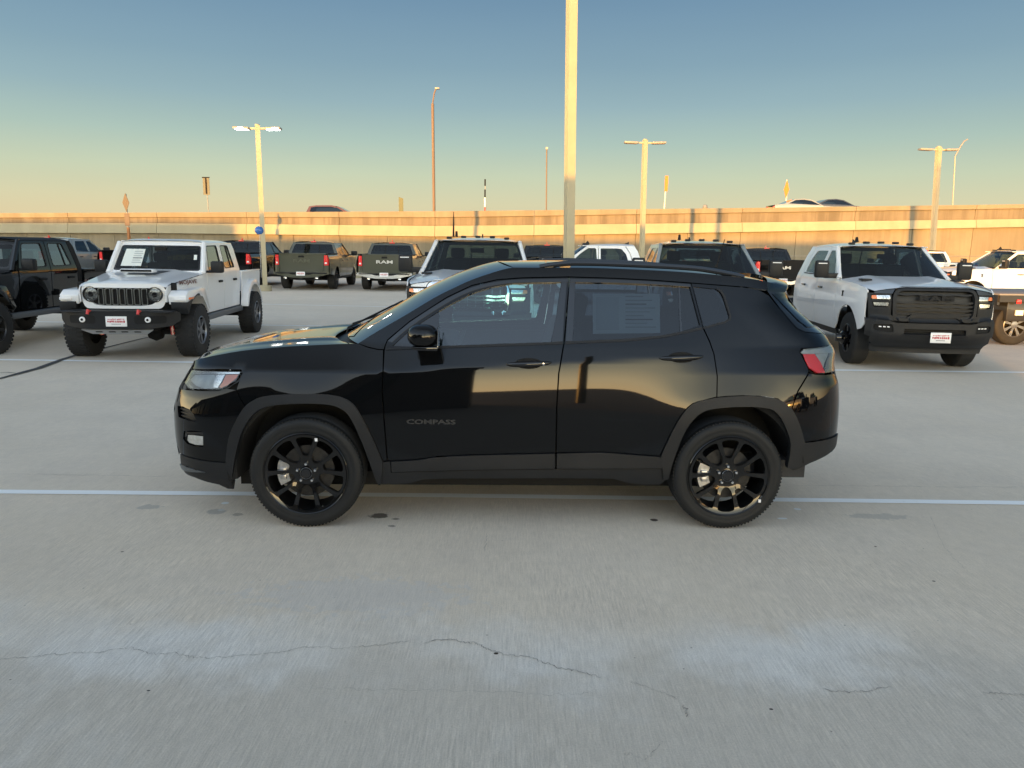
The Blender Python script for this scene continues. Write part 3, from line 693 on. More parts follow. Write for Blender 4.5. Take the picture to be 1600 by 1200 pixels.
def gap(poly, d):
    """shrink a pixel outline by d px (shut-line gaps)"""
    P = [np.array(p, float) for p in poly]; out = []; A = sum(P[i-1][0]*P[i][1]-P[i][0]*P[i-1][1] for i in range(len(P))); s = 1 if A > 0 else -1
    for i in range(len(P)):
        a = P[i]-P[i-1]; b = P[(i+1) % len(P)]-P[i]; n1 = np.array([-a[1], a[0]])/max(np.linalg.norm(a), 1e-9); n2 = np.array([-b[1], b[0]])/max(np.linalg.norm(b), 1e-9)
        n = n1+n2; n = n/max(np.linalg.norm(n), .3); out.append(tuple(P[i]+s*n*d))
    return out
# ---- pixel curves read from the photograph
archF_o = catmull([(354, 719), (358.5, 685), (368, 661), (382, 637.5), (397, 625.5), (416, 619), (450, 616.3), (485, 615.8), (515, 617), (535, 621), (552, 631), (565, 651), (583, 686), (598, 720.8)], 3)
archF_i = catmull([(363, 756), (366.5, 725), (375, 686), (386, 661), (401, 643.5), (420, 635), (450, 631.6), (485, 630.8), (510, 632), (528, 636), (544, 647), (559, 674), (575, 713), (586, 744), (592, 756)], 3)
archR_o = catmull([(1032, 713), (1048, 678), (1064, 650), (1082, 631), (1110, 623), (1134, 620), (1165, 618.8), (1190, 619.6), (1215, 624), (1235, 638), (1247.5, 662), (1256, 691)], 3)
archR_i = catmull([(1043, 748), (1052, 717), (1067, 679), (1083, 655), (1102, 641.5), (1134, 636.6), (1165, 635.6), (1189, 636.6), (1209, 642), (1224, 662), (1234, 693), (1229, 729)], 3)
hoodline = [(301, 564), (328, 557), (379, 548), (430, 543), (469, 540.4), (524, 537.8), (559, 536.8)]
# front fender with the arch cut out
fender = catmull(hoodline, 3) + [(575, 543.5), (590, 546.8), (598.5, 547.3), (597.6, 580), (596.2, 610), (598, 640), (601, 680), (604, 719.5), (598, 719.8)] + archF_o[::-1][1:28]
i0 = len(fender)
fender = [p for p in fender] + [(384, 634.5), (376, 622), (370, 608), (374, 596), (379.5, 583), (377, 577.2), (345, 576.2), (298, 574.2)]
SP('front_fender', fender, res=.035)
# front bumper (painted), headlight, grille slot
bump = [(279, 606.5), (292, 609.6), (342, 611), (354, 607.5), (369, 609.5), (375, 623), (383, 636), (372, 656), (362, 680), (358, 700), (356, 722), (330, 720), (300, 714.5), (281, 707.5), (276, 690), (271.8, 673.8), (270, 655), (273.6, 638.5), (274.4, 622.9)]
slot = [(277.3, 634), (286, 635), (296, 639.5), (303, 648), (307, 658), (304, 659), (290, 655.5), (279, 651.5)]
fogs = [(287, 673.5), (300, 673), (317, 674.5), (317.5, 698.5), (306, 698), (292.5, 693.5), (286, 686)]
SP('front_bumper', bump, holes=[slot, fogs], res=.03)
SP('grille_insert', [(276.6, 631), (298, 636), (309, 660), (303, 664), (278, 655)], M_PLASTIC, off=-.03, res=.03, thick=.004)
for k in range(3):
    SP('grille_bar', [(278, 637+k*5.4), (300+k*2, 641.5+k*5.4), (301+k*2, 643.3+k*5.4), (278.4, 638.8+k*5.4)], M_PLASTIC, off=-.016, res=.04, thick=.008)
SP('fog_lamp_recess', [(284, 671), (319, 671), (319.5, 701), (285, 696)], M_BLACKGLOSS, off=-.034, res=.03, thick=.004)
SP('fog_lamp', [(291.5, 680), (300, 680.5), (316.2, 682.5), (316.5, 696.3), (303, 695.3), (293, 691.8), (290.6, 688)], M_REFLECTOR, off=-.010, res=.02, thick=.015)
SP('fog_lamp_bezel', [(287, 675), (316.5, 675.6), (316.4, 679.4), (289, 677.8)], M_PLASTIC, off=-.008, res=.03, thick=.01)
hl = [(297.5, 576.2), (330, 578.8), (374, 579.4), (376.5, 581.5), (370, 595), (360, 600.6), (353, 605.8), (342.5, 609), (318, 608.9), (294, 607.3), (289.5, 600), (286.6, 591), (290.4, 582.8)]
hlo = SP('headlight', hl, M_BLACKGLOSS, off=-.03, res=.03, thick=.004, mirror=False)
SP('headlight', hl, M_BLACKGLOSS, off=-.03, res=.03, thick=.004)
SP('headlight_lens', gap(hl, 1.0), G_LENS, off=-.001, res=.02, thick=.012)
SP('headlight_reflector', [(300, 583.5), (333, 583.5), (331.5, 606), (316, 606), (302, 601), (293, 591)], M_CLEAR, off=-.022, res=.02, thick=.005)
SP('headlight_brow', [(299.5, 577.8), (330, 580.2), (373.5, 581), (372.8, 583.6), (333, 583.2), (296, 582)], M_REFLECTOR, off=-.010, res=.03, thick=.004)
SP('headlight_divider', [(336.5, 584.5), (349.8, 584.5), (344, 596), (338, 605.5), (331.4, 605), (333, 593)], M_REFLECTOR, off=-.012, res=.02, thick=.006)
SP('turn_signal', [(351.6, 585.2), (371, 584.6), (367, 591), (354, 601.2), (343.5, 605.8), (340.8, 604), (346, 597.3)], M_AMBER, off=-.010, res=.02, thick=.006)
# cladding
low_f = [(283, 709), (300, 716), (330, 721.5), (356, 723.6), (364, 723.6), (364, 758), (350, 757.5), (324.5, 752), (304, 744.5), (288.5, 737), (284, 723)]
SP('lower_front_bumper', low_f, M_PLASTIC, off=.006, res=.035, thick=.03)
SP('skid_strip', [(283, 724), (290, 727), (312, 734.5), (322, 737), (300, 736.3), (286, 732)], mat('skid_strip_grey', (.07, .08, .09), .35), off=.010, res=.03, thick=.01)
SP('air_deflector', [(334, 757), (362, 759.5), (359.7, 773.8), (350, 773.6), (336.5, 767.5)], M_PLASTIC, off=-.05, res=.04, thick=.008)
SP('wheel_arch_trim', archF_o + [(598, 735), (595, 755.5)] + archF_i[::-1], M_PLASTIC, off=.016, res=.03, thick=.06)
SP('wheel_arch_trim', archR_o + [(1255.5, 700), (1247, 731), (1229, 730)] + archR_i[::-1] + [(1036, 748)], M_PLASTIC, off=.016, res=.03, thick=.035)
sd = catmull([(611.5, 720.6), (630, 720), (658, 717.8), (682, 713.8), (735, 711.3), (800, 709.6), (867, 708.3)], 3)
SP('door_cladding', sd + [(866.8, 731.4), (740, 733), (612.5, 736.5)], M_PLASTIC, off=.014, res=.05, thick=.03)
sd2 = catmull([(869.8, 708.2), (905, 707.2), (940, 706.6), (974, 709), (1005, 711.5), (1031, 713.2)], 3)
SP('door_cladding', sd2 + [(1037, 731), (1000, 731.2), (869.8, 731.4)], M_PLASTIC, off=.014, res=.05, thick=.03)
SP('sill_panel', [(598, 722.5), (609.8, 721.4), (610.8, 738.5), (740, 734.9), (868, 733.2), (1040, 732.8), (1043, 748), (1031, 757), (1006, 757.3), (981, 754.5), (958, 748), (867, 747.2), (697, 747.8), (662, 749), (640, 755), (618, 757), (592, 756.5)], M_PLASTIC, off=.0, res=.05, thick=.05)
# doors
def frame_top(x0, x1, n=6, dy=0): return None
fd = [(601, 547.5), (602.5, 540), (606, 532), (640, 503), (668, 484.5), (697.5, 465.8), (737, 447), (776, 438), (815, 435), (887, 433.5), (889, 440), (884.5, 490), (880.5, 534), (876.8, 556), (872, 583.7), (869, 634.6), (867.3, 707), (800, 708.3), (735, 710), (682, 712.6), (658, 716.4), (630, 718.6), (606.3, 719.4), (603, 680), (600, 640), (598.3, 610), (599.3, 580)]
fw = [(613, 540.5), (640, 516), (668, 497.6), (697.5, 479), (737, 458.5), (768, 448.5), (800, 443), (877, 440.5), (875, 452), (868.5, 498), (860.5, 535), (740, 538.6), (640, 541.5)]
door1 = SP('front_door', gap(fd, .15), holes=[fw], res=.035, thick=.022)
rd = [(891, 433.5), (960, 435.5), (1020, 438.5), (1079, 443), (1082, 450), (1098, 513), (1108, 534), (1114.8, 553), (1120, 588), (1119.4, 619.8), (1108, 622.6), (1082, 630), (1063, 649), (1047, 677), (1030.5, 711.8), (1005, 710.2), (974, 707.7), (940, 705.3), (905, 706), (869.8, 706.8), (871, 634.6), (874, 583.7), (878.8, 556), (882.5, 534), (886.5, 490)]
rw = [(899, 441), (950, 442), (1010, 443.8), (1060, 446), (1078, 447.4), (1084, 470), (1094, 508), (1064, 518), (1030, 524.5), (975, 529.5), (895, 533), (897.5, 490)]
SP('rear_door', gap(rd, .15), holes=[rw], res=.035, thick=.022)
# window glass and trims
SP('window_glass', gap(fw, -1.5), G_FRONT, off=-.012, res=.05, thick=.003)
SP('window_glass', gap(rw, -1.5), G_PRIV, off=-.012, res=.05, thick=.003)
SP('mirror_sail', [(613, 541), (640, 516.4), (668, 498), (686, 487), (686, 540.3), (640, 541.4)], M_BLACKGLOSS, off=-.006, res=.05, thick=.006)
SP('window_divider', [(1060.2, 446), (1063, 446.3), (1066, 517.6), (1063, 518)], M_BLACKGLOSS, off=-.008, res=.05, thick=.01)
SP('belt_moulding', [(603.5, 543.6), (690, 540.6), (780, 537.4), (879.6, 534.2), (879.2, 537.8), (780, 541), (690, 544.3), (603, 547.2)], M_TRIM, off=.005, res=.06, thick=.015)
SP('belt_moulding', [(883.5, 533.8), (977, 529.8), (1040, 523.6), (1097, 511.2), (1098, 514.6), (1040, 527.4), (977, 533.6), (883, 537.6)], M_TRIM, off=.005, res=.06, thick=.015)
SP('window_frame_trim', catmull([(606, 533), (640, 504.5), (697.5, 467.5), (737, 449.4), (776, 440.4), (815, 437), (888, 435.6)], 3)+catmull([(888, 441.2), (815, 441.8), (776, 445.2), (737, 455), (697.5, 474.3), (640, 511.5), (613, 535)], 3), M_BLACKGLOSS, off=.003, res=.05, thick=.01)
SP('window_frame_trim', catmull([(890.5, 435.6), (960, 437.4), (1020, 440.2), (1078.5, 444.6)], 3)+catmull([(1079, 448.4), (1020, 444.6), (960, 442.2), (891, 441.3)], 3), M_BLACKGLOSS, off=.003, res=.05, thick=.01)
SP('pillar_trim', [(877.2, 441.5), (885.5, 441.5), (881.5, 490), (879, 533.3), (861.5, 534.5), (868.8, 498)], M_BLACKGLOSS, off=.002, res=.05, thick=.01)
SP('pillar_trim', [(890, 441.8), (898.5, 441.8), (897, 490), (894.5, 532.8), (884, 533), (886.6, 490)], M_BLACKGLOSS, off=.002, res=.05, thick=.01)
# window sticker on the rear door glass
SP('window_sticker', [(926.6, 457), (1032, 457.5), (1033, 519), (927, 520.5)], M_PAPER, off=-.020, res=.08, thick=.0, mirror=False)
for y0 in range(9):
    SP('sticker_print', [(978, 461+y0*6), (1006+(y0*37 % 23), 461+y0*6), (1006+(y0*37 % 23), 462.8+y0*6), (978, 462.8+y0*6)], M_INK if y0 in (2, 6) else mat('sticker_grey', (.42, .46, .46), .7), off=-.0185, res=.1, thick=.0, mirror=False)
SP('sticker_print', [(932, 463), (968, 463), (968, 514), (932, 515)], mat('sticker_pale', (.60, .64, .62), .7), off=-.0188, res=.1, thick=.0, mirror=False)
# quarter panel, quarter glass, tail
qg = [(1083.5, 448), (1119, 451.6), (1125, 455), (1130, 463), (1140, 494), (1138.5, 499), (1133, 502), (1099.5, 510.8), (1092, 482)]
quarter = [(1080.5, 443), (1134, 447.2), (1162, 449.3), (1185, 453), (1201, 462), (1219, 484), (1235, 503), (1245, 514), (1258, 519.5), (1286, 521.5), (1298, 535), (1252, 544), (1249, 549), (1262, 575), (1263, 581), (1246, 610), (1236.5, 638), (1216, 622.6), (1190, 618.4), (1165, 617.4), (1134, 618.5), (1121, 620), (1121.6, 588), (1116.4, 553), (1109.6, 533), (1099.7, 512)]
SP('rear_quarter_panel', quarter, holes=[qg], res=.035, thick=.022)
SP('quarter_glass', gap(qg, -1.2), G_PRIV, off=-.006, res=.05, thick=.003)
SP('quarter_glass_trim', [(1120, 449.6), (1127, 452.5), (1132.5, 461.5), (1142.6, 494), (1141, 500.4), (1134, 504.6), (1099.4, 514.2), (1098.6, 511.2), (1133, 501.6), (1138.6, 498), (1139.5, 494), (1129.4, 463), (1124.5, 455.4), (1119, 452.4)], M_TRIM, off=.004, res=.05, thick=.01)
SP('tailgate_edge', [(1199, 454.5), (1227, 457), (1252, 488), (1274, 511), (1284, 515), (1286.5, 520.6), (1258, 518.3), (1246, 513), (1236, 502), (1220, 483)], M_BLACKGLOSS, res=.035)
SP('rear_side_glass', [(1206.5, 459.3), (1226.6, 458.6), (1250, 488), (1271.5, 510.4), (1260.6, 511.6), (1247.5, 501.6), (1228, 481.5)], G_PRIV, off=.004, res=.04, thick=.003)
tl = [(1250, 548), (1255, 544.6), (1297.6, 537), (1303, 540.6), (1304.8, 550), (1305, 580), (1289, 584), (1277.5, 584), (1263, 575)]
SP('tail_light', gap(tl, .3), M_DARK, off=-.03, res=.03, thick=.004)
SP('tail_light_lens', gap(tl, 1.2), G_LENS, off=.002, res=.02, thick=.014)
SP('tail_light_top', [(1252.5, 549.6), (1257, 545.8), (1297, 539.2), (1302, 542), (1303.6, 549), (1280, 551.6), (1254.5, 552)], M_CLEAR, off=-.008, res=.02, thick=.005)
SP('tail_light_red', [(1254.5, 552.6), (1274, 552), (1284, 566), (1291, 582.3), (1277, 582.3), (1265, 574.5)], M_RED, off=-.008, res=.02, thick=.006)
SP('tail_light_reflector', [(1276, 552), (1297, 549.8), (1291, 566), (1289, 574), (1285, 566)], M_CLEAR, off=-.012, res=.02, thick=.006)
SP('tail_light_reverse', [(1298, 550), (1303.4, 550), (1303.6, 579.5), (1292, 582), (1290.6, 574), (1294, 563)], M_REFLECTOR, off=-.010, res=.02, thick=.006)
rb = [(1264.5, 583), (1275, 585.4), (1290, 585.6), (1305.6, 582), (1306.4, 591), (1312, 603), (1311.6, 640), (1308.2, 675.4), (1284, 686.6), (1257, 690.6), (1248.6, 662), (1237.6, 638.6), (1247, 612)]
SP('rear_bumper', gap(rb, .5), res=.03)
SP('lower_rear_bumper', [(1308.0, 676.8), (1306.0, 693), (1297, 706), (1266, 722.5), (1244, 733), (1237.8, 734.6), (1230, 729), (1234.5, 700), (1257, 692), (1284.5, 688)], M_PLASTIC, off=.006, res=.03, thick=.04)
# roof side rail, A pillar: everything between glasshouse and roof skin
cant = catmull([(560, 536.3), (590, 517.5), (635, 491.5), (680, 464.5), (710, 449.5), (740, 436), (784, 421.6), (803, 418)], 3) + catmull([(840, 418.2), (920, 418.5), (990, 421), (1060, 424.6), (1120, 429.5), (1170, 435), (1199, 440)], 3) + [(1198.5, 453), (1186, 451), (1162, 447.6), (1134, 445.6), (1080, 441.4), (1020, 437), (960, 434), (889.5, 431.8), (815, 433.3), (776, 436.3), (737, 445.2), (697.5, 464), (640, 501.3), (605, 530.4), (601, 540), (599.3, 545.6), (590, 545), (575, 541.6)]
SP('roof_side', cant, res=.035, thick=.02)
# dark lining behind all the gaps
lin = [(285, 600), (300, 577), (380, 566), (560, 556), (600, 553), (640, 550), (880, 543), (1040, 534), (1142, 512), (1150, 460), (1185, 458), (1240, 515), (1280, 522), (1298, 560), (1303, 600), (1300, 690), (1260, 700), (1256, 660), (1240, 636), (1215, 618), (1134, 614), (1090, 620), (1050, 655), (1030, 712), (1030, 745), (870, 742), (605, 745), (600, 715), (575, 650), (550, 624), (485, 609), (410, 613), (375, 640), (350, 715), (290, 708), (280, 680), (278, 640)]
SP('body_lining', lin, M_DARK, off=-.05, res=.09, thick=.0)
# ---- hood, windscreen, roof, tailgate: crowned skins from the near edge to its mirror image
def edge3(px, n=26):
    q = [SS(*unS(*p)) for p in px]; d = [0]
    for i in range(1, len(q)): d.append(d[-1]+(q[i]-q[i-1]).length)
    f = [pchip([(d[i]/d[-1], q[i][k]) for i in range(len(q))]) for k in range(3)]
    return lambda t: Vector((f[0](t), f[1](t), f[2](t)))
def crown(name, E, dx, dz, m, nu=26, nv=24, pw=2.4, parent=suv, s0=0.0, s1=1.0, extra=None, t0=0., t1=1.):
    def f(t, s):
        e = E(t); y = e.y*(1-2*s); c = 1-abs(2*s-1)**pw
        p = Vector((e.x+dx(t)*(1-abs(2*s-1)**2), y, e.z+dz(t)*c))
        return p+extra(t, s) if extra else p
    return sheet(name, f, nu, nv, m, parent, t0, t1, s0, s1)
hoodE = edge3([(301.5, 565), (328, 557.3), (379, 548.3), (430, 543.3), (469, 540.6), (524, 538), (559, 537)])
crown('hood', hoodE, lambda t: -.11*(1-t)**2+.02*t, lambda t: .006+.006*math.sin(math.pi*t), MP, nu=44, nv=40, pw=5.0, t1=.985,
      extra=lambda t, s: Vector((-.27*(1-abs(2*s-1)**2.6)*t**5, 0, -.085*max(0, 1-t/.10)**2*(.35+.65*(1-abs(2*s-1)**2)) -.02*(1-abs(2*s-1)**4)*t**9+.010*(math.exp(-((abs(2*s-1)-.62)/.09)**2))*min(1, t*2))))
wE = edge3([(560, 536.8), (590, 518.2), (635, 492.2), (680, 465.2), (710, 450.2), (740, 436.7), (784, 422.4), (803, 418.6)])
crown('windscreen', wE, lambda t: -.175*(1-t)-.09*t, lambda t: .0+.032*t, G_WIND, nv=30, pw=2.0)
crown('cowl_panel', lambda t: wE(0)+Vector((-.16*(1-t)+.04, .01, -.050+.03*t)), lambda t: -.20, lambda t: .0, M_PLASTIC, nu=3)
roofE = edge3([(803, 418.6), (840, 418.6), (920, 419), (990, 421.4), (1060, 425), (1120, 430), (1170, 435.6), (1199, 440.5)])
crown('roof', roofE, lambda t: -.10*(1-t)**3, lambda t: .032+.010*math.sin(math.pi*t)-.012*t, MP, nv=24, pw=3)
for s in (-1, 1):           # roof rails
    pts = []
    for i in range(25):
        t = i/24; e = roofE(.10+.80*t); h = .026*min(1, t*7, (1-t)*4.5)**.7
        pts.append((e.x, s*(abs(e.y)-.02), e.z+.004+h))
    bm = bmesh.new(); add_tube(bm, pts, .017, 8)
    for k in (1, 23): add_box(bm, (pts[k][0]-.03, pts[k][1]-.014, roofE(.1+.8*k/24).z-.01), (pts[k][0]+.03, pts[k][1]+.014, pts[k][2]), 0)
    from_bm('roof_rail', bm, M_BLACKGLOSS, suv, smooth=True)
spo = [SS(*unS(*p)) for p in ((1199, 440.5), (1213, 444), (1229, 448), (1233, 452), (1226, 457), (1206, 458.6), (1199, 454))]
bm = bmesh.new()
R_ = []
for j in range(13):
    s = j/12; c = 1-abs(2*s-1)**2.2
    R_.append([bm.verts.new((p.x+.10*c, p.y*(1-2*s), p.z+.035*c)) for p in spo])
for j in range(12):
    for i in range(len(spo)): bm.faces.new((R_[j][i], R_[j][(i+1) % len(spo)], R_[j+1][(i+1) % len(spo)], R_[j+1][i]))
bm.faces.new(R_[0]); bm.faces.new(R_[-1][::-1])
from_bm('rear_spoiler', bm, MP, suv, smooth=True, angle=50)
tgE = edge3([(1228, 458.5), (1250, 486.5), (1273, 510)]); crown('rear_window', tgE, lambda t: .09, lambda t: .0, G_PRIV, nu=8, nv=14)
tg2 = edge3([(1274, 511), (1284, 515), (1298, 535), (1303, 541)]); crown('tailgate', tg2, lambda t: .10, lambda t: 0, MP, nu=8, nv=14)
# ends of the body seen from other sides: nose and tail centre sections
def sect(name, side, z0, z1, m, off=0.0, nz=10, uu=(1.0, 1.571)):
    def f(a, b):
        z = z0+(z1-z0)*b
        base_u = (xf(z)+AF-AF*a) if side < 0 else (xr(z)-AR+AR*a)
        p = SS(base_u, z); return p
    for sg in (1, -1):
        sheet(name, (lambda a, b: f(a, b)) if sg == 1 else (lambda a, b: Vector((f(a, b).x, -f(a, b).y, f(a, b).z))), 8, nz, m, suv, uu[0], uu[1])
sect('nose_panel', -1, .42, .62, MP); sect('upper_grille', -1, .72, .90, M_BLACKGLOSS); sect('nose_band', -1, .62, .72, MP); sect('nose_band', -1, .90, .965, MP); sect('lower_grille', -1, .36, .42, M_PLASTIC)
sect('tailgate_lower', 1, .55, 1.14, MP, uu=(.95, 1.571)); sect('rear_valance', 1, .42, .55, M_PLASTIC, uu=(.95, 1.571))
boxo('underbody', (-1.80, -.66, .21), (1.72, .66, .30), M_DARK, suv)
# ---- wheel wells, wheels
for xc in (-WB, WB):
    for sg in (-1, 1):
        bm = bmesh.new(); add_lathe(bm, [(.49, .868*sg), (.44, .84*sg), (.43, .50*sg), (.05, .50*sg)], 40, 'y', -.16 if xc < 0 else .12, math.pi+.16, c=(xc, 0, WR+.02))
        from_bm('wheel_well', bm, M_DARK, suv, smooth=True)
def rim_part(parent, m, R=.262, yface=-.905, name='rim'):
    """five Y-shaped spokes: a dished disc with ten windows"""
    def f(a, b):
        r = math.hypot(a, b); d = .035*(1-min(1, abs(r-.17)/.11)**2)*0
        return Vector((a, yface+.012+.030*max(0, 1-r/.20)**2*0+.020*(r/R)**6*-1+.035*(1-min(1, r/.10))**.5*0+.018*math.exp(-((r-.06)/.06)**2), b))
    outer = [((R-.012)*math.cos(t), (R-.012)*math.sin(t)) for t in np.linspace(0, 2*math.pi, 72, endpoint=False)]
    holes = []
    def pol(r, deg): return (r*math.cos(math.radians(deg)), r*math.sin(math.radians(deg)))
    for k in range(5):
        c = 90+72*k
        holes.append(rounded([pol(.112, c-9), pol(.112, c+9), pol(.165, c+12), pol(.230, c+14.2), pol(.236, c+6), pol(.236, c-6), pol(.230, c-14.2), pol(.165, c-12)], .012, 2))
        c = 126+72*k
        holes.append(rounded([pol(.080, c-8), pol(.080, c+8), pol(.110, c+17.5), pol(.165, c+15.8), pol(.230, c+14.2), pol(.236, c+6), pol(.236, c-6), pol(.230, c-14.2), pol(.165, c-15.8), pol(.110, c-17.5)], .012, 2))
    o = patch(name, outer, f, m, parent, holes=holes, res=.022, thick=.028)
    return o
wheel0 = None
def make_wheel(parent):
    w = bpy.data.objects.new('wheel', None); w.empty_display_size = .1; link(w, parent)
    rim_part(w, M_RIM, yface=-.012, name='spokes')
    latheo('rim_flange', [(.262, -.012), (.258, -.016), (.250, -.010), (.246, .01)], M_RIM, w, 72); latheo('rim_barrel', [(.246, .01), (.238, .04), (.236, .19), (.250, .205)], mat('rim_barrel_black', (.006, .006, .006), .55, spec=.2), w, 48)
    latheo('tyre', [(.250, .205), (.262, .208), (.300, .216), (.330, .208), (.3445, .192), (.3475, .180)] + [(.353 if k % 2 else .3455, .18-.153*k/24) for k in range(25)][1:-1] + [(.3475, .018), (.344, .006), (.335, -.004), (.318, -.010), (.300, -.0125), (.296, -.0105), (.282, -.012), (.266, -.010), (.260, -.006)], M_RUBBER, w, 96)
    bm = bmesh.new()
    for k in range(96):                          # shoulder tread blocks
        t = 2*math.pi*k/96; mt = Matrix.Rotation(t, 4, 'Y')
        add_box(bm, (-.0075, .004, .336), (.0035, .024, .3487), 0, mt); add_box(bm, (-.0075, .172, .336), (.0035, .192, .3487), 0, mt)
    ts = from_bm('tyre_shoulder_blocks', bm, M_RUBBER, w); ts['kind'] = 'stuff'
    latheo('brake_disc', [(.165, .062), (.165, .074), (.06, .078), (.06, .056), (.165, .062)], M_DISC, w, 48)
    latheo('centre_cap', [(.0, -.004), (.028, -.004), (.031, .0), (.034, .008), (.034, .02)], M_BLACKGLOSS, w, 32)
    latheo('cap_ring', [(.034, .001), (.036, -.003), (.038, .001)], M_SILVER, w, 32)
    for k in range(5):
        a = math.radians(90+72*k)
        latheo('lug_nut', [(0, -.006), (.007, -.005), (.0105, .0), (.0105, .012)], M_CHROME, w, 10, c=(.0575*math.cos(a), .004, .0575*math.sin(a)))
    return w
w0 = make_wheel(suv)
cal = bpy.data.objects.new('brake_caliper', None)
def caliper(parent, a0):
    bm = bmesh.new()
    add_lathe(bm, [(.115, .030), (.185, .030), (.190, .05), (.190, .10), (.115, .10), (.115, .030)], 10, 'y', math.radians(a0-26), math.radians(a0+26))
    c = math.radians(a0)
    add_box(bm, (.125, .012, -.035), (.165, .034, -.005), .006, Matrix.Rotation(-c, 4, 'Y')); add_box(bm, (.125, .012, .008), (.165, .034, .040), .006, Matrix.Rotation(-c, 4, 'Y'))
    return from_bm('brake_caliper', bm, M_STEEL, parent, smooth=True, angle=30)
w0.location = (-WB, -.888, WR); caliper(w0, 182)
wr = copy_tree(w0, suv); wr.location = (WB, -.888, WR); wr.rotation_euler = (0, 0, 0)
for k, x in enumerate((-WB, WB)):
    wf = copy_tree(w0, suv); wf.location = (x, .888, WR); wf.rotation_euler = (0, 0, math.pi)
for (px, py, w_) in ((494.5, 686.5, w0), (1186, 782, wr)):        # wheel-weight stickers on two rims
    d = ray(px, py)
    p = CAMP + d*((w_.location.x*0+1) and ((s2w((w_.location.x, -.90, .3))-CAMP).dot(_ay)/d.dot(_ay)))
    q = p-Vector((SLOC.x, SLOC.y, 0)); l = Vector((q.dot(_ax), q.dot(_ay), q.z))-w_.location
    boxo('balance_sticker', (l.x-.008, -.0235, l.z-.010), (l.x+.008, -.0215, l.z+.010), M_PLATE, w_, mtx=None)
# ---- handles
for (cx, cy, x0, x1, dr) in ((826, 568, 791.5, 861, 0), (1065, 558.5, 1031, 1098, 1)):
    a = SS(*unS(x0, cy+1)); b = SS(*unS(x1, cy-1.5))
    for s in (1, -1):
        bm = bmesh.new(); n = 12; pts = []; rad = []
        for i in range(n+1):
            t = i/n; p = a.lerp(b, t); bow = .034*math.sin(math.pi*t)**.6
            pts.append((p.x, s*(p.y-bow), p.z)); rad.append(.006+.012*math.sin(math.pi*min(1, max(0, t)))**.5)
        add_tube(bm, pts, rad, 10); from_bm('door_handle', bm, M_BLACKGLOSS, suv, smooth=True, angle=60)
    cupc = unS(cx, cy); cup = [(cupc[0]+.085*math.cos(t), cupc[1]+.033*math.sin(t)*(1 if True else 1)) for t in np.linspace(0, 2*math.pi, 20, endpoint=False)]
    patch('handle_cup', cup, SS, M_DARK, suv, off=.0015, res=.04, thick=.004, mirror=True)
    if dr == 0:
        kc = unS(848.5, 567.5); p = SS(*kc); latheo('key_lock', [(0, -.036), (.0075, -.035), (.009, -.028)], M_CHROME, suv, 12, c=(p.x, p.y-.006, p.z))
# ---- mirrors
def make_mirror(s):
    c = SS(*unS(662, 524)); bx = []
    secs = [(0.02, .030, .050, .0), (.06, .055, .068, .0), (.12, .085, .070, .012), (.19, .092, .072, .014), (.23, .075, .060, .012), (.25, .045, .045, .008)]
    bm = bmesh.new(); rings = []
    for d, rx, rz_, dz in secs:
        ring = []
        for k in range(20):
            t = 2*math.pi*k/20; cx_ = abs(math.cos(t))**.8*math.copysign(1, math.cos(t)); cz_ = abs(math.sin(t))**.8*math.copysign(1, math.sin(t))
            ring.append(bm.verts.new((c.x+rx*cx_+.01*(1 if cx_ > 0 else .6)*0+.012, s*(c.y-d), c.z+dz+rz_*cz_*(1.0 if cz_ > 0 else .85))))
        rings.append(ring)
    for i in range(len(rings)-1):
        for k in range(20): bm.faces.new((rings[i][k], rings[i][(k+1) % 20], rings[i+1][(k+1) % 20], rings[i+1][k]))
    bm.faces.new(rings[0]); bm.faces.new(rings[-1][::-1])
    mo = from_bm('door_mirror', bm, MP, suv, smooth=True, angle=60)
    boxo('mirror_arm', (c.x-.035, min(s*c.y, s*(c.y-.10)), c.z-.072), (c.x+.085, max(s*c.y, s*(c.y-.16)), c.z-.050), M_BLACKGLOSS, suv, bev=.01)
    boxo('mirror_glass', (c.x+.100, min(s*(c.y-.06), s*(c.y-.22)), c.z-.05), (c.x+.104, max(s*(c.y-.06), s*(c.y-.22)), c.z+.07), mat('mirror_silvering', (.7, .72, .74), .03, metal=1), suv)
    prism('mirror_lower', [(c.x-.045, c.z-.062), (c.x+.10, c.z-.066), (c.x+.104, c.z-.04), (c.x-.055, c.z-.045)], 'y', s*(c.y-.04), s*(c.y-.235), M_BLACKGLOSS, suv, bev=.006)
for s in (1, -1): make_mirror(s)
# ---- badge, wipers, antenna
uv = unS(673.5, 659.5); p = SS(*uv); n = (SS(uv[0]+.01, uv[1])-SS(uv[0]-.01, uv[1])).cross(SS(uv[0], uv[1]+.01)-SS(uv[0], uv[1]-.01)).normalized()
lettering('badge_lettering', 'COMPASS', .040, mat('badge_grey', (.022, .023, .025), .5, metal=.2), frame_mtx(p+n*.002, (1, 0, 0), n), suv, .002, sx=1.72, bold=.0012)
for k, (a, b) in enumerate((((.05, .30), (.30, .78)), ((.02, .62), (.22, .97)))):
    def wp(t, s, h=.012):
        e = wE(t); c = 1-abs(2*s-1)**2.0
        return Vector((e.x+(-.21*(1-t)-.10*t)*c-h, e.y*(1-2*s), e.z+.045*t*c+h))
    P0 = wp(*a, h=.02); P1 = wp(*b, h=.012)
    bm = bmesh.new(); add_tube(bm, [wp(a[0]-.03, a[1], .0), P0, P0.lerp(P1, .5), P0.lerp(P1, .8)], .007, 6)
    add_tube(bm, [P0.lerp(P1, .35)+Vector((-.004, 0, -.004)), P1], .006, 6)
    from_bm('wiper', bm, M_DARK, suv, smooth=True)
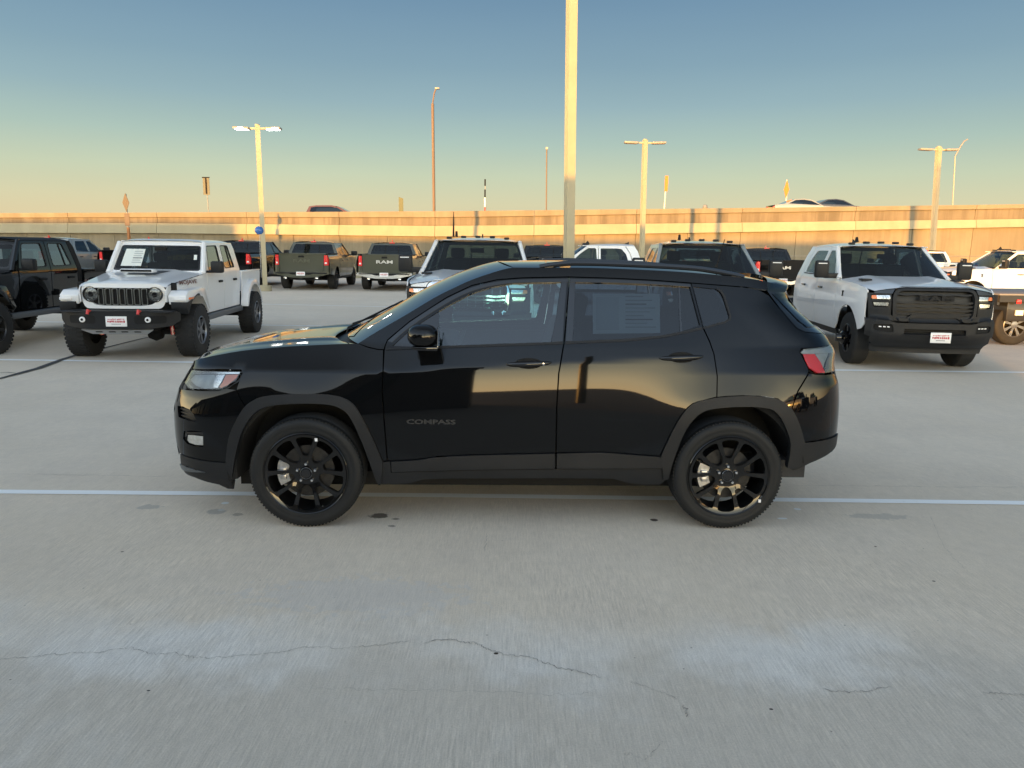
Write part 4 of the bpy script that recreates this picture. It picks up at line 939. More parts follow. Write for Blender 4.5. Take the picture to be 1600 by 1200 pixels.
_a = onY(1122, 418, SLOC.y+.05)-SLOC; _b = onY(1135.5, 374, SLOC.y+.05)-SLOC
tubeo('antenna', [_a, _a.lerp(_b, .15), _b], [.014, .0045, .003], M_DARK, suv, 6)
# ---- cabin
boxo('dashboard', (-.86, -.66, .84), (-.42, .66, 1.10), M_INTERIOR, suv, bev=.05)
boxo('cabin_floor', (-.9, -.68, .28), (1.9, .68, .40), M_INTERIOR, suv)
boxo('door_card', (-.8, -.735, .45), (1.0, -.70, 1.09), M_INTERIOR, suv); boxo('door_card', (-.8, .70, .45), (1.0, .735, 1.09), M_INTERIOR, suv)
boxo('headliner', (-.05, -.52, 1.575), (1.45, .52, 1.59), M_INTLIGHT, suv)
def seat(x, y, w=.25):
    boxo('seat', (x-.05, y-w, .55), (x+.48, y+w, .72), M_INTERIOR, suv, bev=.05)
    boxo('seat_back', (-.06, -w+.01, 0), (.09, w-.01, .60), M_INTERIOR, suv, bev=.05, mtx=Matrix.Translation((x+.45, y, .66)) @ Matrix.Rotation(.32, 4, 'Y'))
    boxo('headrest', (-.04, -.13, 0), (.05, .13, .19), M_INTERIOR, suv, bev=.04, mtx=Matrix.Translation((x+.66, y, 1.27)) @ Matrix.Rotation(.2, 4, 'Y'))
for y in (-.36, .36): seat(-.28, y)
seat(.62, -.30, .34); seat(.62, .34, .34)
bm = bmesh.new(); mtw = Matrix.Translation((-.44, -.36, 1.02)) @ Matrix.Rotation(-1.15, 4, 'Y')
pts = [mtw @ Vector((.185*math.cos(t), .185*math.sin(t), 0)) for t in np.linspace(0, 2*math.pi, 29)]
add_tube(bm, pts, .014, 8); add_tube(bm, [mtw @ Vector((-.18, 0, 0)), mtw @ Vector((0, 0, -.02)), mtw @ Vector((.18, 0, 0))], .016, 6); add_tube(bm, [mtw @ Vector((0, -.18, 0)), mtw @ Vector((0, .18, 0))], .016, 6)
from_bm('steering_wheel', bm, M_INTERIOR, suv, smooth=True)
boxo('rear_view_mirror', (-.10, -.12, 1.42), (-.07, .12, 1.48), M_DARK, suv, bev=.01)
boxo('window_sticker', (-.35, .741, 1.17), (-.1, .743, 1.45), M_PAPER, suv) if False else None
# ================================================================ pickups
def paint(name, c, rough=.35, coat=.9, metal=0.0):
    return mat(name, c, rough, coat=coat, spec=.4, metal=metal)
P_WHITE = M_WHITEPAINT; P_OLIVE = paint('olive_paint', (.060, .064, .046), .35, metal=.2); P_BLACKT = mat('black_truck_paint', (.004, .0045, .005), .5, coat=1.0, spec=.0); P_GREY = paint('dark_grey_paint', (.26, .29, .30), .3, metal=.1)
P_TAN = mat('black_hardtop', (.010, .010, .011), .6, spec=.2)
G_TRUCK = glass('truck_glass', (.62, .80, .82), .55, ior=1.33); G_CLEARSIDE = glass('clear_side_glass', (.85, .95, .90), .7, ior=2.3)
M_TIRE2 = mat('truck_tyre_rubber', (.014, .014, .014), .75, bump=(120, .3), noise=(9, .25)); M_GREYRIM = mat('grey_rim', (.20, .21, .23), .3, metal=.7); M_BLACKRIM = mat('black_rim', (.012, .012, .013), .35, coat=.3)
M_HEADL = mat('lamp_chrome', (.55, .56, .56), .15, metal=.9, noise=(60, .5)); M_SKID = mat('skid_plate_silver', (.40, .41, .42), .4, metal=.5); M_TOWRED = mat('tow_hook_red', (.6, .05, .04), .4)
def circ(cx, cz, r, a0, a1, n=16): return [(cx+r*math.cos(math.radians(a0+(a1-a0)*k/n)), cz+r*math.sin(math.radians(a0+(a1-a0)*k/n))) for k in range(n+1)]
def tyre(parent, x, y, r, w, rim_r, rim_mat, lug=False, spokes=6, dish=.03):
    """wheel whose outer face looks along +y of its own frame (turned for the right side)"""
    t = bpy.data.objects.new('wheel', None); t.empty_display_size = .1; link(t, parent)
    h = w/2
    latheo('tyre', [(rim_r, -h), (r*.86, -h*1.03), (r*.96, -h*.92), (r, -h*.75), (r, h*.75), (r*.96, h*.92), (r*.86, h*1.03), (rim_r, h*.98)], M_TIRE2, t, 40)
    if lug:
        bm = bmesh.new(); rnd = random.Random(3)
        for k in range(38):
            mt = Matrix.Rotation(2*math.pi*k/38, 4, 'Y'); mt2 = Matrix.Rotation(2*math.pi*(k+.5)/38, 4, 'Y')
            add_box(bm, (-.020, -h*.98, r*.95), (.020, -h*.42, r+.004), 0, mt); add_box(bm, (-.020, h*.42, r*.95), (.020, h*.98, r+.004), 0, mt)
            add_box(bm, (-.018, -h*.36, r*.97), (.014, -h*.02, r+.004), 0, mt2); add_box(bm, (-.014, h*.04, r*.97), (.018, h*.36, r+.004), 0, mt)
        q = from_bm('tread_blocks', bm, M_TIRE2, t); q['kind'] = 'stuff'
    latheo('rim', [(rim_r, h*.98), (rim_r*.97, h*.90), (rim_r*.93, h*.55), (rim_r*.90, -h*.2), (0, -h*.2)], M_DARK if rim_mat is not M_CHROME else rim_mat, t, 32)
    latheo('rim_flange', [(rim_r*1.02, h*.97), (rim_r*.96, h*1.02), (rim_r*.92, h*.85)], rim_mat, t, 40)
    bm = bmesh.new()
    for k in range(spokes):
        a = 2*math.pi*k/spokes+.3
        for da in (-.14, .14):
            add_box(bm, (.05, h*.62-dish*.3, -.013), (rim_r*.95, h*.86, .013), .003, Matrix.Rotation(-(a+da*.9), 4, 'Y') @ Matrix.Rotation(da*.35, 4, 'Y'), seg=1)
    add_lathe(bm, [(.075, h*.55), (.070, h*.88), (.03, h*.93), (0, h*.93)], 20, 'y')
    from_bm('spokes', bm, rim_mat, t, smooth=True, angle=40)
    t.location = (x, y, r); t.rotation_euler = (0, 0, 0 if y > 0 else math.pi); return t
def plate(parent, mtx, w=.305, h=.152, front=True):
    p = bpy.data.objects.new('dealer_plate', None); link(p, parent); p.matrix_local = mtx
    boxo('plate', (-w/2, -h/2, -.006), (w/2, h/2, 0), M_PLATE, p, bev=.004)
    bm = bmesh.new(); rnd = random.Random(5)
    for z0, z1, n, ww in ((.022, .042, 11, .40), (-.018, .016, 9, .42)):
        for k in range(n):
            a = -w*ww+2*w*ww*k/n; add_box(bm, (a+.002, z0+rnd.uniform(0, .006), 0), (a+2*w*ww/n*rnd.uniform(.6, .92), z1-rnd.uniform(0, .006), .0015))
    from_bm('plate_lettering', bm, M_REDINK, p)
    bm = bmesh.new()
    for k in range(8): add_box(bm, (-w*.22+k*w*.055, -.045, 0), (-w*.22+k*w*.055+.011, -.034, .0015))
    from_bm('plate_caption', bm, M_INK, p)
    return p
def YZ(y, z): return (y, z)
class Truck:
    """crew-cab pickup; local +x forward from the front axle, +y left, z up"""
    pass
def wt(z, x=0.0):
    w = float(np.interp(z, [.35, .45, .6, .85, 1.05, 1.25, 1.34, 1.38, 1.60, 1.86, 1.95], [.95, .975, 1.0, 1.018, 1.012, .985, .955, .935, .862, .760, .715]))
    if x > .3: w -= .16*((x-.3)/.7)**2.2
    return w
def tside(x, z): return Vector((x, wt(z, x), z))
def make_pickup(name, label, front='hd', rear=True, body=P_WHITE, grille_black=True, tow_mirror=True, chrome_bumper=False, bed=True, roof_lamps=True, rim=None, hub=False, badge='RAM', group=None):
    T = thing(name, label, 'pickup truck', (0, 0, 0), 0, group); B = body; RR = .41; XR = -3.72
    side = dict(mirror=True, nrm=-1, res=.10, thick=.02, parent=T)
    # sides
    patch('front_fender', [(-.60, 1.315), (-.2, 1.30), (.3, 1.275), (.58, 1.24), (.66, 1.20), (.68, .70), (.58, .62)]+circ(0, .44, .50, 18, 162, 16)+[(-.60, .50)], tside, B, **side)
    fw = rounded([(-.92, 1.355), (-1.30, 1.72), (-1.40, 1.79), (-1.70, 1.79), (-1.73, 1.36)], .05)
    patch('front_door', [(-.615, .50), (-1.765, .50), (-1.765, 1.865), (-1.42, 1.865), (-1.21, 1.70), (-.76, 1.325), (-.615, 1.315)][::-1], tside, B, holes=[fw], **side)
    rw = rounded([(-1.84, 1.365), (-1.84, 1.79), (-2.50, 1.785), (-2.66, 1.60), (-2.72, 1.385)], .05)
    patch('rear_door', ([(-1.785, .50), (-2.60, .50)]+[(-2.78, .72), (-2.86, 1.30), (-2.78, 1.62), (-2.62, 1.862), (-1.785, 1.865)])[::-1], tside, B, holes=[rw], **side)
    patch('cab_corner', [(-2.62, .50), (-3.12, .50), (-3.14, 1.35), (-3.03, 1.70), (-2.93, 1.85), (-2.65, 1.862), (-2.80, 1.62), (-2.88, 1.30), (-2.80, .72)][::-1], tside, B, **side)
    for nm, hh, gm in (('window_glass', fw, G_TRUCK), ('window_glass', rw, G_TRUCK)): patch(nm, hh, tside, gm, mirror=True, nrm=-1, res=.15, thick=0, off=-.012, parent=T)
    for zz_, x0, x1 in ((1.345, -.84, -1.75), (1.355, -1.80, -2.74)): patch('belt_trim', [(x0, zz_-.006), (x1, zz_-.004), (x1, zz_+.016), (x0, zz_+.012)][::-1], tside, M_PLASTIC, off=.003, mirror=True, nrm=-1, res=.3, thick=.01, parent=T)
    patch('sill', [(-.55, .40), (-3.10, .40), (-3.10, .49), (-.55, .49)][::-1], tside, M_PLASTIC, off=-.01, mirror=True, nrm=-1, res=.3, thick=.05, parent=T)
    for x in (-1.48, -2.52):
        for s in (1, -1): boxo('door_handle', (x-.10, min(s*.985, s*1.03), 1.13), (x+.10, max(s*.985, s*1.03), 1.165), M_BLACKGLOSS, T, bev=.012)
    if bed:
        patch('bedside', ([(-3.17, .55), (-3.26, .55)]+circ(XR, .44, .49, 12, 168, 16)[0:]+[(-4.22, .58), (-4.93, .64), (-4.955, 1.40), (-4.90, 1.425), (-3.17, 1.425)])[::-1], tside, B, **side)
        for s in (1, -1): boxo('bed_rail', (-4.95, min(s*.86, s*.965), 1.415), (-3.17, max(s*.86, s*.965), 1.445), M_PLASTIC, T, bev=.01)
        boxo('bed_floor', (-4.93, -.84, .80), (-3.17, .84, .84), M_DARK, T); boxo('bed_wall', (-3.20, -.86, .8), (-3.165, .86, 1.40), B, T)
        for s in (1, -1): boxo('bed_inner', (-4.93, min(s*.84, s*.88), .8), (-3.17, max(s*.84, s*.88), 1.41), M_DARK, T)
    # glasshouse: screen, roof, rear window
    def scr(t, s):        # windscreen: t up, s across (-1..1)
        x = -.60-.70*t-.16*(1-.25*t)*abs(s)**2.4; z = 1.375+.475*t-.02*abs(s)**3; return Vector((x, s*(.895-.155*t), z))
    sheet('windscreen', lambda u, v: scr(v, 2*u-1), 18, 8, G_TRUCK, T)
    sheet('screen_border', lambda u, v: scr(1.0+.035*v, 1-2*u)+Vector((.004, 0, .004)), 18, 1, M_BLACKGLOSS, T)
    sheet('cowl', lambda u, v: scr(-.16+.16*v, 1-2*u), 18, 2, M_DARK, T)
    for s in (1, -1):
        bm = bmesh.new(); add_tube(bm, [scr(t, s*1.025)+Vector((-.01, 0, -.005)) for t in np.linspace(-.08, 1.04, 8)], [.050, .046, .042, .040, .040, .040, .042, .045], 8); from_bm('windscreen_pillar', bm, B, T, smooth=True)
    def roof(u, v):
        x = -1.27-(2.93-1.27)*v; s = 1-2*u; c = 1-abs(s)**3.2
        e = scr(1.0, s); xx = e.x*(1-min(1, v*6))+x*min(1, v*6)
        return Vector((xx if v > 0 else e.x, s*(.755-.01*v), 1.862+.075*c*math.sin(math.pi*min(1, .12+v*1.2)*.5 if v < .7 else math.pi*.5*max(.35, 1-(v-.7)*1.5))))
    sheet('roof', roof, 22, 16, B, T)
    for s in (1, -1): boxo('roof_drip', (-2.92, min(s*.748, s*.768), 1.852), (-1.27, max(s*.748, s*.768), 1.872), B, T, bev=.006)
    def rwf(y, z): return Vector((-3.14+(z-1.35)*.40, y, z))
    sgn = dict(nrm=-1, parent=T)
    patch('cab_rear_panel', [(-.93, .80), (.93, .80), (.925, 1.36), (.765, 1.86), (-.765, 1.86), (-.925, 1.36)], rwf, B, holes=[rounded([(-.80, 1.43), (.80, 1.43), (.68, 1.80), (-.68, 1.80)], .04)], res=.2, thick=.02, **sgn)
    patch('rear_window', rounded([(-.81, 1.42), (.81, 1.42), (.69, 1.81), (-.69, 1.81)], .04), rwf, G_TRUCK, res=.3, thick=0, off=-.01, **sgn)
    for y in (-.24, .24): patch('window_divider', [(y-.01, 1.43), (y+.01, 1.43), (y+.01, 1.80), (y-.01, 1.80)], rwf, M_DARK, res=.3, thick=.01, off=.002, **sgn)
    boxo('high_brake_lamp', (-2.975, -.10, 1.875), (-2.93, .10, 1.915), M_RED, T, bev=.01); prism('roof_fin', [(-2.86, 1.92), (-2.70, 1.93), (-2.86, 2.01)], 'y', -.012, .012, M_RED if not roof_lamps else M_PLASTIC, T)
    if roof_lamps:
        for y in (-.52, -.26, 0, .26, .52): boxo('clearance_lamp', (-1.50, y-.045, 1.915-.12*abs(y)**2.5), (-1.38, y+.045, 1.955-.12*abs(y)**2.5), M_PLASTIC, T, bev=.012)
        prism('roof_antenna', [(-1.62, 1.93), (-1.48, 1.94), (-1.55, 2.03)], 'y', -.42, -.38, M_DARK, T)
    # cabin
    boxo('dashboard', (-1.05, -.85, 1.0), (-.72, .85, 1.36), M_INTERIOR, T, bev=.04)
    for y in (-.42, .42):
        boxo('seat', (-2.0, y-.27, .95), (-1.45, y+.27, 1.12), M_INTERIOR, T, bev=.04); boxo('seat_back', (-2.05, y-.26, 1.0), (-1.90, y+.26, 1.55), M_INTERIOR, T, bev=.05); boxo('headrest', (-2.08, y-.13, 1.56), (-1.97, y+.13, 1.74), M_INTERIOR, T, bev=.04)
    boxo('rear_bench', (-2.95, -.75, .95), (-2.75, .75, 1.55), M_INTERIOR, T, bev=.05)
    boxo('rear_view_mirror', (-1.27, -.12, 1.66), (-1.23, .12, 1.74), M_DARK, T, bev=.01)
    boxo('cab_floor', (-3.1, -.9, .48), (-.6, .9, .62), M_DARK, T); boxo('headliner', (-2.9, -.68, 1.835), (-1.4, .68, 1.85), M_INTLIGHT, T)
    boxo('chassis', (-4.95, -.46, .42), (.75, .46, .62), M_DARK, T); boxo('engine_bay', (-.6, -.80, .62), (.70, .80, 1.12), M_DARK, T)
    boxo('rear_axle', (XR-.05, -.8, .35), (XR+.05, .8, .47), M_DARK, T, bev=.02); boxo('front_axle', (-.05, -.8, .30), (.05, .8, .42), M_DARK, T, bev=.02)
    rimm = rim or M_BLACKRIM
    w = tyre(T, 0, .845, RR, .27, .225, rimm)
    for (x, y) in ((0, -.845), (XR, .845), (XR, -.845)):
        c = copy_tree(w, T); c.location = (x, y, RR); c.rotation_euler = (0, 0, 0 if y > 0 else math.pi)
    if hub:
        for s in (1, -1): latheo('hub_cover', [(.115, 0), (.11, s*.10), (.07, s*.13), (.06, s*.20), (0, s*.21)], M_BLACKGLOSS, T, 20, 'y', c=(0, s*.95, RR))
    # hood
    def hood(u, v):
        s = 1-2*u; x = -.56+(.86+.56)*v-.10*abs(s)**3*v-.05*abs(s)**2*(1-v); edge = wt(1.27, x)-.03
        z = 1.315-.085*v-.03*v**4 + .065*(1-abs(s)**3.5) + .018*math.exp(-((abs(s)-.55)/.12)**2)*(1-v*.5)
        return Vector((x, s*edge, z))
    sheet('hood', hood, 30, 16, B, T)
    # mirrors
    for s in (1, -1):
        if tow_mirror:
            boxo('mirror_arm', (-.86, min(s*.93, s*1.18), 1.325), (-.78, max(s*.93, s*1.18), 1.41), M_PLASTIC, T, bev=.012)
            boxo('mirror_head', (-.88, min(s*1.10, s*1.34), 1.33), (-.76, max(s*1.10, s*1.34), 1.62), M_PLASTIC, T, bev=.035)
            boxo('mirror_lamp', (-.762, min(s*1.15, s*1.30), 1.565), (-.752, max(s*1.15, s*1.30), 1.58), M_PLATE, T)
            boxo('mirror_glass', (-.886, min(s*1.12, s*1.32), 1.36), (-.880, max(s*1.12, s*1.32), 1.60), mat('mirror_silvering', (.7, .72, .74), .03, metal=1), T)
        else:
            boxo('mirror_arm', (-.84, min(s*.93, s*1.06), 1.345), (-.78, max(s*.93, s*1.06), 1.39), M_PLASTIC, T, bev=.012)
            boxo('mirror_head', (-.88, min(s*1.02, s*1.26), 1.34), (-.76, max(s*1.02, s*1.26), 1.53), M_PLASTIC, T, bev=.035)
    # front
    if front:
        def ff(y, z):
            x0 = float(np.interp(z, [.36, .45, .60, .78, .80, .95, 1.10, 1.24, 1.30], [.80, .90, .955, .95, .90, .90, .885, .85, .80])); return Vector((x0-.22*(abs(y)/1.0)**3.6, y, z))
        fk = dict(parent=T, res=.09)
        gm = M_PLASTIC if grille_black else M_CHROME; bmf = M_PLASTIC
        go = [(-.60, 1.215), (-.50, 1.255), (.50, 1.255), (.60, 1.215), (.635, 1.11), (.62, .85), (.54, .77), (.40, .77), (.33, .83), (-.33, .83), (-.40, .77), (-.54, .77), (-.62, .85), (-.635, 1.11)]
        gi = [(-.555, 1.19), (-.48, 1.215), (.48, 1.215), (.555, 1.19), (.585, 1.10), (.57, .865), (.52, .815), (.42, .815), (.35, .875), (-.35, .875), (-.42, .815), (-.52, .815), (-.57, .865), (-.585, 1.10)]
        patch('grille_frame', rounded(go, .04), ff, gm, holes=[rounded(gi, .03)], off=.012, thick=.06, **fk)
        patch('grille_backing', rounded(go, .04), ff, mat('grille_black', (.010, .010, .010), .5), off=-.07, thick=0, **fk)
        for k, z in enumerate((1.165, 1.045, .99, .935, .88)):
            wv = lambda y, z=z: z+.005*math.cos(y*22)
            ys = np.linspace(-.575 if z > .9 else -.56, .575 if z > .9 else .56, 27); poly = [(y, wv(y)-.014) for y in ys]+[(y, wv(y)+.014) for y in ys[::-1]]
            patch('grille_bar', poly, ff, gm if k != 0 else M_PLASTIC, off=-.012, thick=.03, parent=T, res=.06)
        if not grille_black:
            for k in range(9): patch('grille_mesh_bar', [(-.5+k*.125-.004, .87), (-.5+k*.125+.004, .87), (-.5+k*.125+.004, 1.2), (-.5+k*.125-.004, 1.2)], ff, M_GREYRIM, off=-.03, thick=.01, parent=T, res=.2)
        patch('upper_fascia', [(-.86, 1.20), (-.62, 1.232), (-.50, 1.272), (.50, 1.272), (.62, 1.232), (.86, 1.20), (.88, 1.165), (.64, 1.165), (.60, 1.24), (.50, 1.268), (-.50, 1.268), (-.60, 1.24), (-.64, 1.165), (-.88, 1.165)], ff, M_BLACKGLOSS if grille_black else body, off=.008, thick=.04, **fk)
        lettering('badge_lettering', badge, .105, mat('dark_badge', (.010, .010, .011), .55, spec=.2), frame_mtx((.895, 0, 1.105), (0, 1, 0), (1, 0, .1)), T, .008, 2.5, .004)
        for s in (1, -1):
            f2 = (lambda y, z: ff(y, z)) if s > 0 else (lambda y, z: ff(-y, z)); nr = 1 if s > 0 else -1
            patch('lamp_housing', [(.645, .77), (.90, .76), (.93, 1.16), (.66, 1.16)], f2, M_BLACKGLOSS, off=-.03, thick=.01, parent=T, res=.1, nrm=nr)
            patch('headlight', rounded([(.665, 1.085), (.905, 1.085), (.905, 1.135), (.67, 1.145)], .012), f2, M_HEADL, off=-.010, thick=.02, parent=T, res=.05, nrm=nr)
            patch('turn_signal', rounded([(.84, 1.082), (.912, 1.086), (.912, 1.134), (.85, 1.138)], .012), f2, M_AMBER, off=-.004, thick=.02, parent=T, res=.05, nrm=nr)
            patch('headlight_lower', rounded([(.69, .985), (.87, .985), (.89, 1.03), (.68, 1.035)], .012), f2, M_HEADL, off=-.012, thick=.02, parent=T, res=.05, nrm=nr)
            patch('lamp_surround', [(.645, .765), (.93, .755), (.962, 1.17), (.65, 1.17)], f2, M_PLASTIC, holes=[rounded([(.66, 1.065), (.915, 1.065), (.92, 1.145), (.665, 1.152)], .012), rounded([(.675, .965), (.885, .965), (.905, 1.04), (.67, 1.045)], .012)], off=.0, thick=.03, parent=T, res=.06, nrm=nr)
            patch('fog_pocket', rounded([(.60, .60), (.86, .62), (.88, .715), (.62, .725)], .04), f2, M_DARK, off=-.002, thick=.0, parent=T, res=.1, nrm=nr)
            for k in range(3): patch('fog_lamp', [(.66+k*.055, .672), (.695+k*.055, .674), (.695+k*.055, .69), (.66+k*.055, .688)], f2, M_PLATE, off=.004, thick=.004, parent=T, res=.1, nrm=nr)
            patch('bumper_end', [(.895, .52), (.98, .55), (.98, .80), (.90, .80)], f2, bmf, off=.0, thick=.04, parent=T, res=.05, nrm=nr)
        slots = [rounded([(-.46, .585), (.46, .585), (.46, .66), (-.46, .66)], .02)]
        bump = [(-.90, .46), (-.80, .40), (.80, .40), (.90, .46), (.90, .755), (.70, .775), (.56, .745), (-.56, .745), (-.70, .775), (-.90, .755)]
        cb = M_CHROME if chrome_bumper else bmf
        patch('front_bumper', bump, ff, cb, holes=slots+[rounded([(s*.60, .60), (s*.86, .62), (s*.88, .715), (s*.62, .725)], .04) for s in (1, -1)], off=.02, thick=.06, **fk)
        patch('bumper_backing', [(-.5, .57), (.5, .57), (.5, .68), (-.5, .68)], ff, M_DARK, off=-.05, thick=0, **fk)
        for j in range(2): patch('bumper_mesh_bar', [(-.46, .60+j*.03), (.46, .60+j*.03), (.46, .608+j*.03), (-.46, .608+j*.03)], ff, M_PLASTIC, off=-.01, thick=.01, **fk)
        patch('air_dam', [(-.84, .29), (.84, .29), (.88, .41), (-.88, .41)], ff, M_PLASTIC, off=.0, thick=.04, **fk)
        patch('fascia_filler', [(-.62, .78), (.62, .78), (.62, .88), (.38, .84), (-.38, .84), (-.62, .88)], ff, bmf, off=-.03, thick=0, **fk)
        patch('fascia_wing', [(.55, .775), (.92, .79), (.92, .87), (.60, .85)], ff, bmf, off=.0, thick=.02, **fk); patch('fascia_wing', [(-.92, .79), (-.55, .775), (-.60, .85), (-.92, .87)], ff, bmf, off=.0, thick=.02, **fk)
        plate(T, frame_mtx((.995, .08, .545), (0, 1, 0), (1, 0, 0)))
        for s in (1, -1): prism('fender_emblem', [(-.30, 1.06), (-.24, 1.06), (-.255, 1.08), (-.255, 1.12), (-.24, 1.15), (-.29, 1.15), (-.28, 1.12), (-.28, 1.08)], 'y', s*1.0, s*1.022, M_DARK, T)
        for s in (1, -1): boxo('hood_vent', (-.14, min(s*.66, s*.82), 1.325), (.04, max(s*.66, s*.82), 1.352), M_PLASTIC, T, bev=.008)
    # rear
    if rear:
        rf = lambda y, z: Vector((-4.97-.012*(1-abs(y/.8)**3)-(.02 if z > 1.33 else 0), y, z))
        patch('tailgate', rounded([(-.775, .70), (.775, .70), (.775, 1.43), (-.775, 1.43)], .03), rf, B, thick=.05, res=.15, **sgn)
        patch('tailgate_spoiler', [(-.775, 1.385), (.775, 1.385), (.775, 1.435), (-.775, 1.435)], rf, B, off=.03, thick=.04, res=.2, **sgn)
        patch('tailgate_handle', rounded([(-.11, 1.28), (.11, 1.28), (.09, 1.35), (-.09, 1.35)], .02), rf, M_DARK, off=.006, thick=.01, res=.1, **sgn)
        lt = mat('bright_badge', (.55, .55, .54), .35, metal=.3) if chrome_bumper else mat('badge_olive', (.10, .105, .085), .3, metal=.7)
        if badge: lettering('tailgate_lettering', badge, .17, lt, frame_mtx((-4.995, 0, 1.14), (0, -1, 0), (-1, 0, 0)), T, .008, 1.75, .004)
        for s in (1, -1):
            patch('tail_light', rounded([(s*.79, .98), (s*.955, .98), (s*.95, 1.37), (s*.80, 1.37)] if s > 0 else [(s*.955, .98), (s*.79, .98), (s*.80, 1.37), (s*.95, 1.37)], .02), lambda y, z: Vector((-4.985+.10*max(0, (abs(y)-.84)/.11)**2, y, z)), M_RED, thick=.05, res=.04, **sgn)
            patch('tail_light_inner', [(s*.82, 1.04), (s*.90, 1.04), (s*.89, 1.10), (s*.83, 1.10)][::1 if s > 0 else -1], lambda y, z: Vector((-4.992+.10*max(0, (abs(y)-.84)/.11)**2, y, z)), M_PLATE, thick=.004, res=.06, **sgn)
            patch('rear_corner', ([(s*.785, .68), (s*.975, .68), (s*.97, .975), (s*.785, .975)] if s > 0 else [(s*.975, .68), (s*.785, .68), (s*.785, .975), (s*.97, .975)]), lambda y, z: Vector((-4.965+.08*max(0, (abs(y)-.86)/.11)**2, y, z)), B, thick=.04, res=.05, **sgn)
            latheo('exhaust_tip', [(.0, .04), (.042, .03), (.05, -.06), (.055, .0)], M_CHROME, T, 16, 'x', c=(-5.08, s*.55, .50))
        cb = mat('bright_bumper', (.70, .70, .69), .22, metal=.6) if chrome_bumper else body
        bmo = [(-.98, .64), (-.55, .53), (-.28, .50), (.28, .50), (.55, .53), (.98, .64), (.98, .72), (.56, .70), (.30, .62), (-.30, .62), (-.56, .70), (-.98, .72)]
        patch('rear_bumper', bmo, lambda y, z: Vector((-5.16+.14*abs(y)**3, y, z)), cb, thick=.08, res=.09, **sgn)
        boxo('bumper_step', (-5.15, -.9, .66), (-4.98, .9, .70), M_PLASTIC, T, bev=.01); boxo('plate_recess', (-5.13, -.30, .56), (-5.0, .30, .70), M_DARK, T)
        plate(T, frame_mtx((-5.17, .0, .655), (0, -1, 0), (-1, 0, .12)))
        boxo('hitch', (-5.16, -.06, .40), (-4.9, .06, .50), M_DARK, T); boxo('spare_tyre', (-4.7, -.38, .38), (-4.0, .38, .60), M_TIRE2, T, bev=.08)
    return T
def recolour(root, mp):
    for o in [root]+list(root.children_recursive):
        if o.type == 'MESH' and o.material_slots:
            m = o.material_slots[0].material
            if m in mp: o.material_slots[0].link = 'OBJECT'; o.material_slots[0].material = mp[m]
H = math.radians
hd = make_pickup('pickup_truck', 'white heavy duty pickup with black grille and bumper facing the camera behind the SUV tail', front='hd', rear=False, bed=False, hub=True, group='pickups parked nose-out in the near row')
hd.location = (6.28, 11.85, 0); hd.rotation_euler = (0, 0, H(-95.5)); hd.scale = (1.0, .94, 1.0)
hd2 = make_pickup('pickup_truck', 'pale grey-white pickup with chrome grille and tow mirrors just behind the SUV windscreen', front='hd', rear=False, grille_black=False, group='pickups parked nose-out in the near row')
hd2.location = (-.66, 11.9, 0); hd2.rotation_euler = (0, 0, H(-91)); hd2.scale = (1.0, .97, 1.0)
_t = tubeo('roof_whip_antenna', [Vector((-1.5, -.45, 1.93)), Vector((-1.52, -.45, 2.36))], [.02, .006], M_DARK, hd2, 6)
hd3 = dup(hd, (3.22, 12.0, 0), H(-94), 'dark grey pickup with roof clearance lamps seen above the SUV roof', 'pickups parked nose-out in the near row'); recolour(hd3, {P_WHITE: P_GREY})
hd4 = dup(hd, (0.95, 24.5, 0), H(181), 'white crew cab pickup parked sideways, pale windows above the middle of the SUV roof', 'pickups parked sideways'); hd4.location = (.9, 24.8, 0)
hd5 = dup(hd, (14.7, 25.0, 0), H(179), 'sunlit white crew cab truck parked sideways at the right edge', 'pickups parked sideways')
ol = make_pickup('pickup_truck', 'olive pickup with dark tailgate letters, farther left of the two olive pickups', front=None, rear=True, body=P_OLIVE, tow_mirror=False, roof_lamps=False, rim=M_BLACKRIM, group='pickups parked tail-out in the back row')
YB = 34.3
ol.location = (-8.40, YB+.2, 0); ol.rotation_euler = (0, 0, H(91))
ol2 = make_pickup('pickup_truck', 'olive pickup with bright tailgate letters and bumper, nearest the SUV windscreen', front=None, rear=True, body=P_OLIVE, tow_mirror=False, roof_lamps=False, chrome_bumper=True, rim=M_GREYRIM, group='pickups parked tail-out in the back row')
ol2.location = (-5.12, YB+.3, 0); ol2.rotation_euler = (0, 0, H(90.5))
ol.scale = ol2.scale = (1, 1.11, 1)
GR = 'pickups parked tail-out in the back row'
for x, y, c, src, lab in ((-11.5, YB+.6, P_BLACKT, ol, 'dark pickup with a red tail light just right of the white off-road pickup'), (-15.6, YB+.9, P_BLACKT, ol, 'dark pickup showing only its roof and red brake lamp above the white off-road pickup'),
                          (-19.2, YB-.2, P_GREY, ol, 'grey pickup showing its side windows between the black and white off-road pickups'), (-22.6, YB-.4, P_BLACKT, ol, 'dark pickup roof line showing behind the black off-road pickup at the left edge'),
                          (1.38, YB+.3, P_BLACKT, ol, 'dark pickup cab with red brake lamp beside the foot of the tall central pole'), (10.55, YB+.3, P_BLACKT, ol2, 'black pickup with chrome tailgate letters between the grey and the white pickups'),
                          (17.2, YB+.3, P_WHITE, ol, 'white pickup cab seen from behind over the hood of the white heavy pickup')):
    q = dup(src, (x, y, 0), H(90), lab, GR); recolour(q, {P_OLIVE: c})
q = dup(ol, (9.25, YB-2.6, 0), H(90), 'grey pickup with a red tail light under the mirror of the dark grey pickup', GR); recolour(q, {P_OLIVE: P_GREY}); q.location = (7.6, YB+.1, 0)

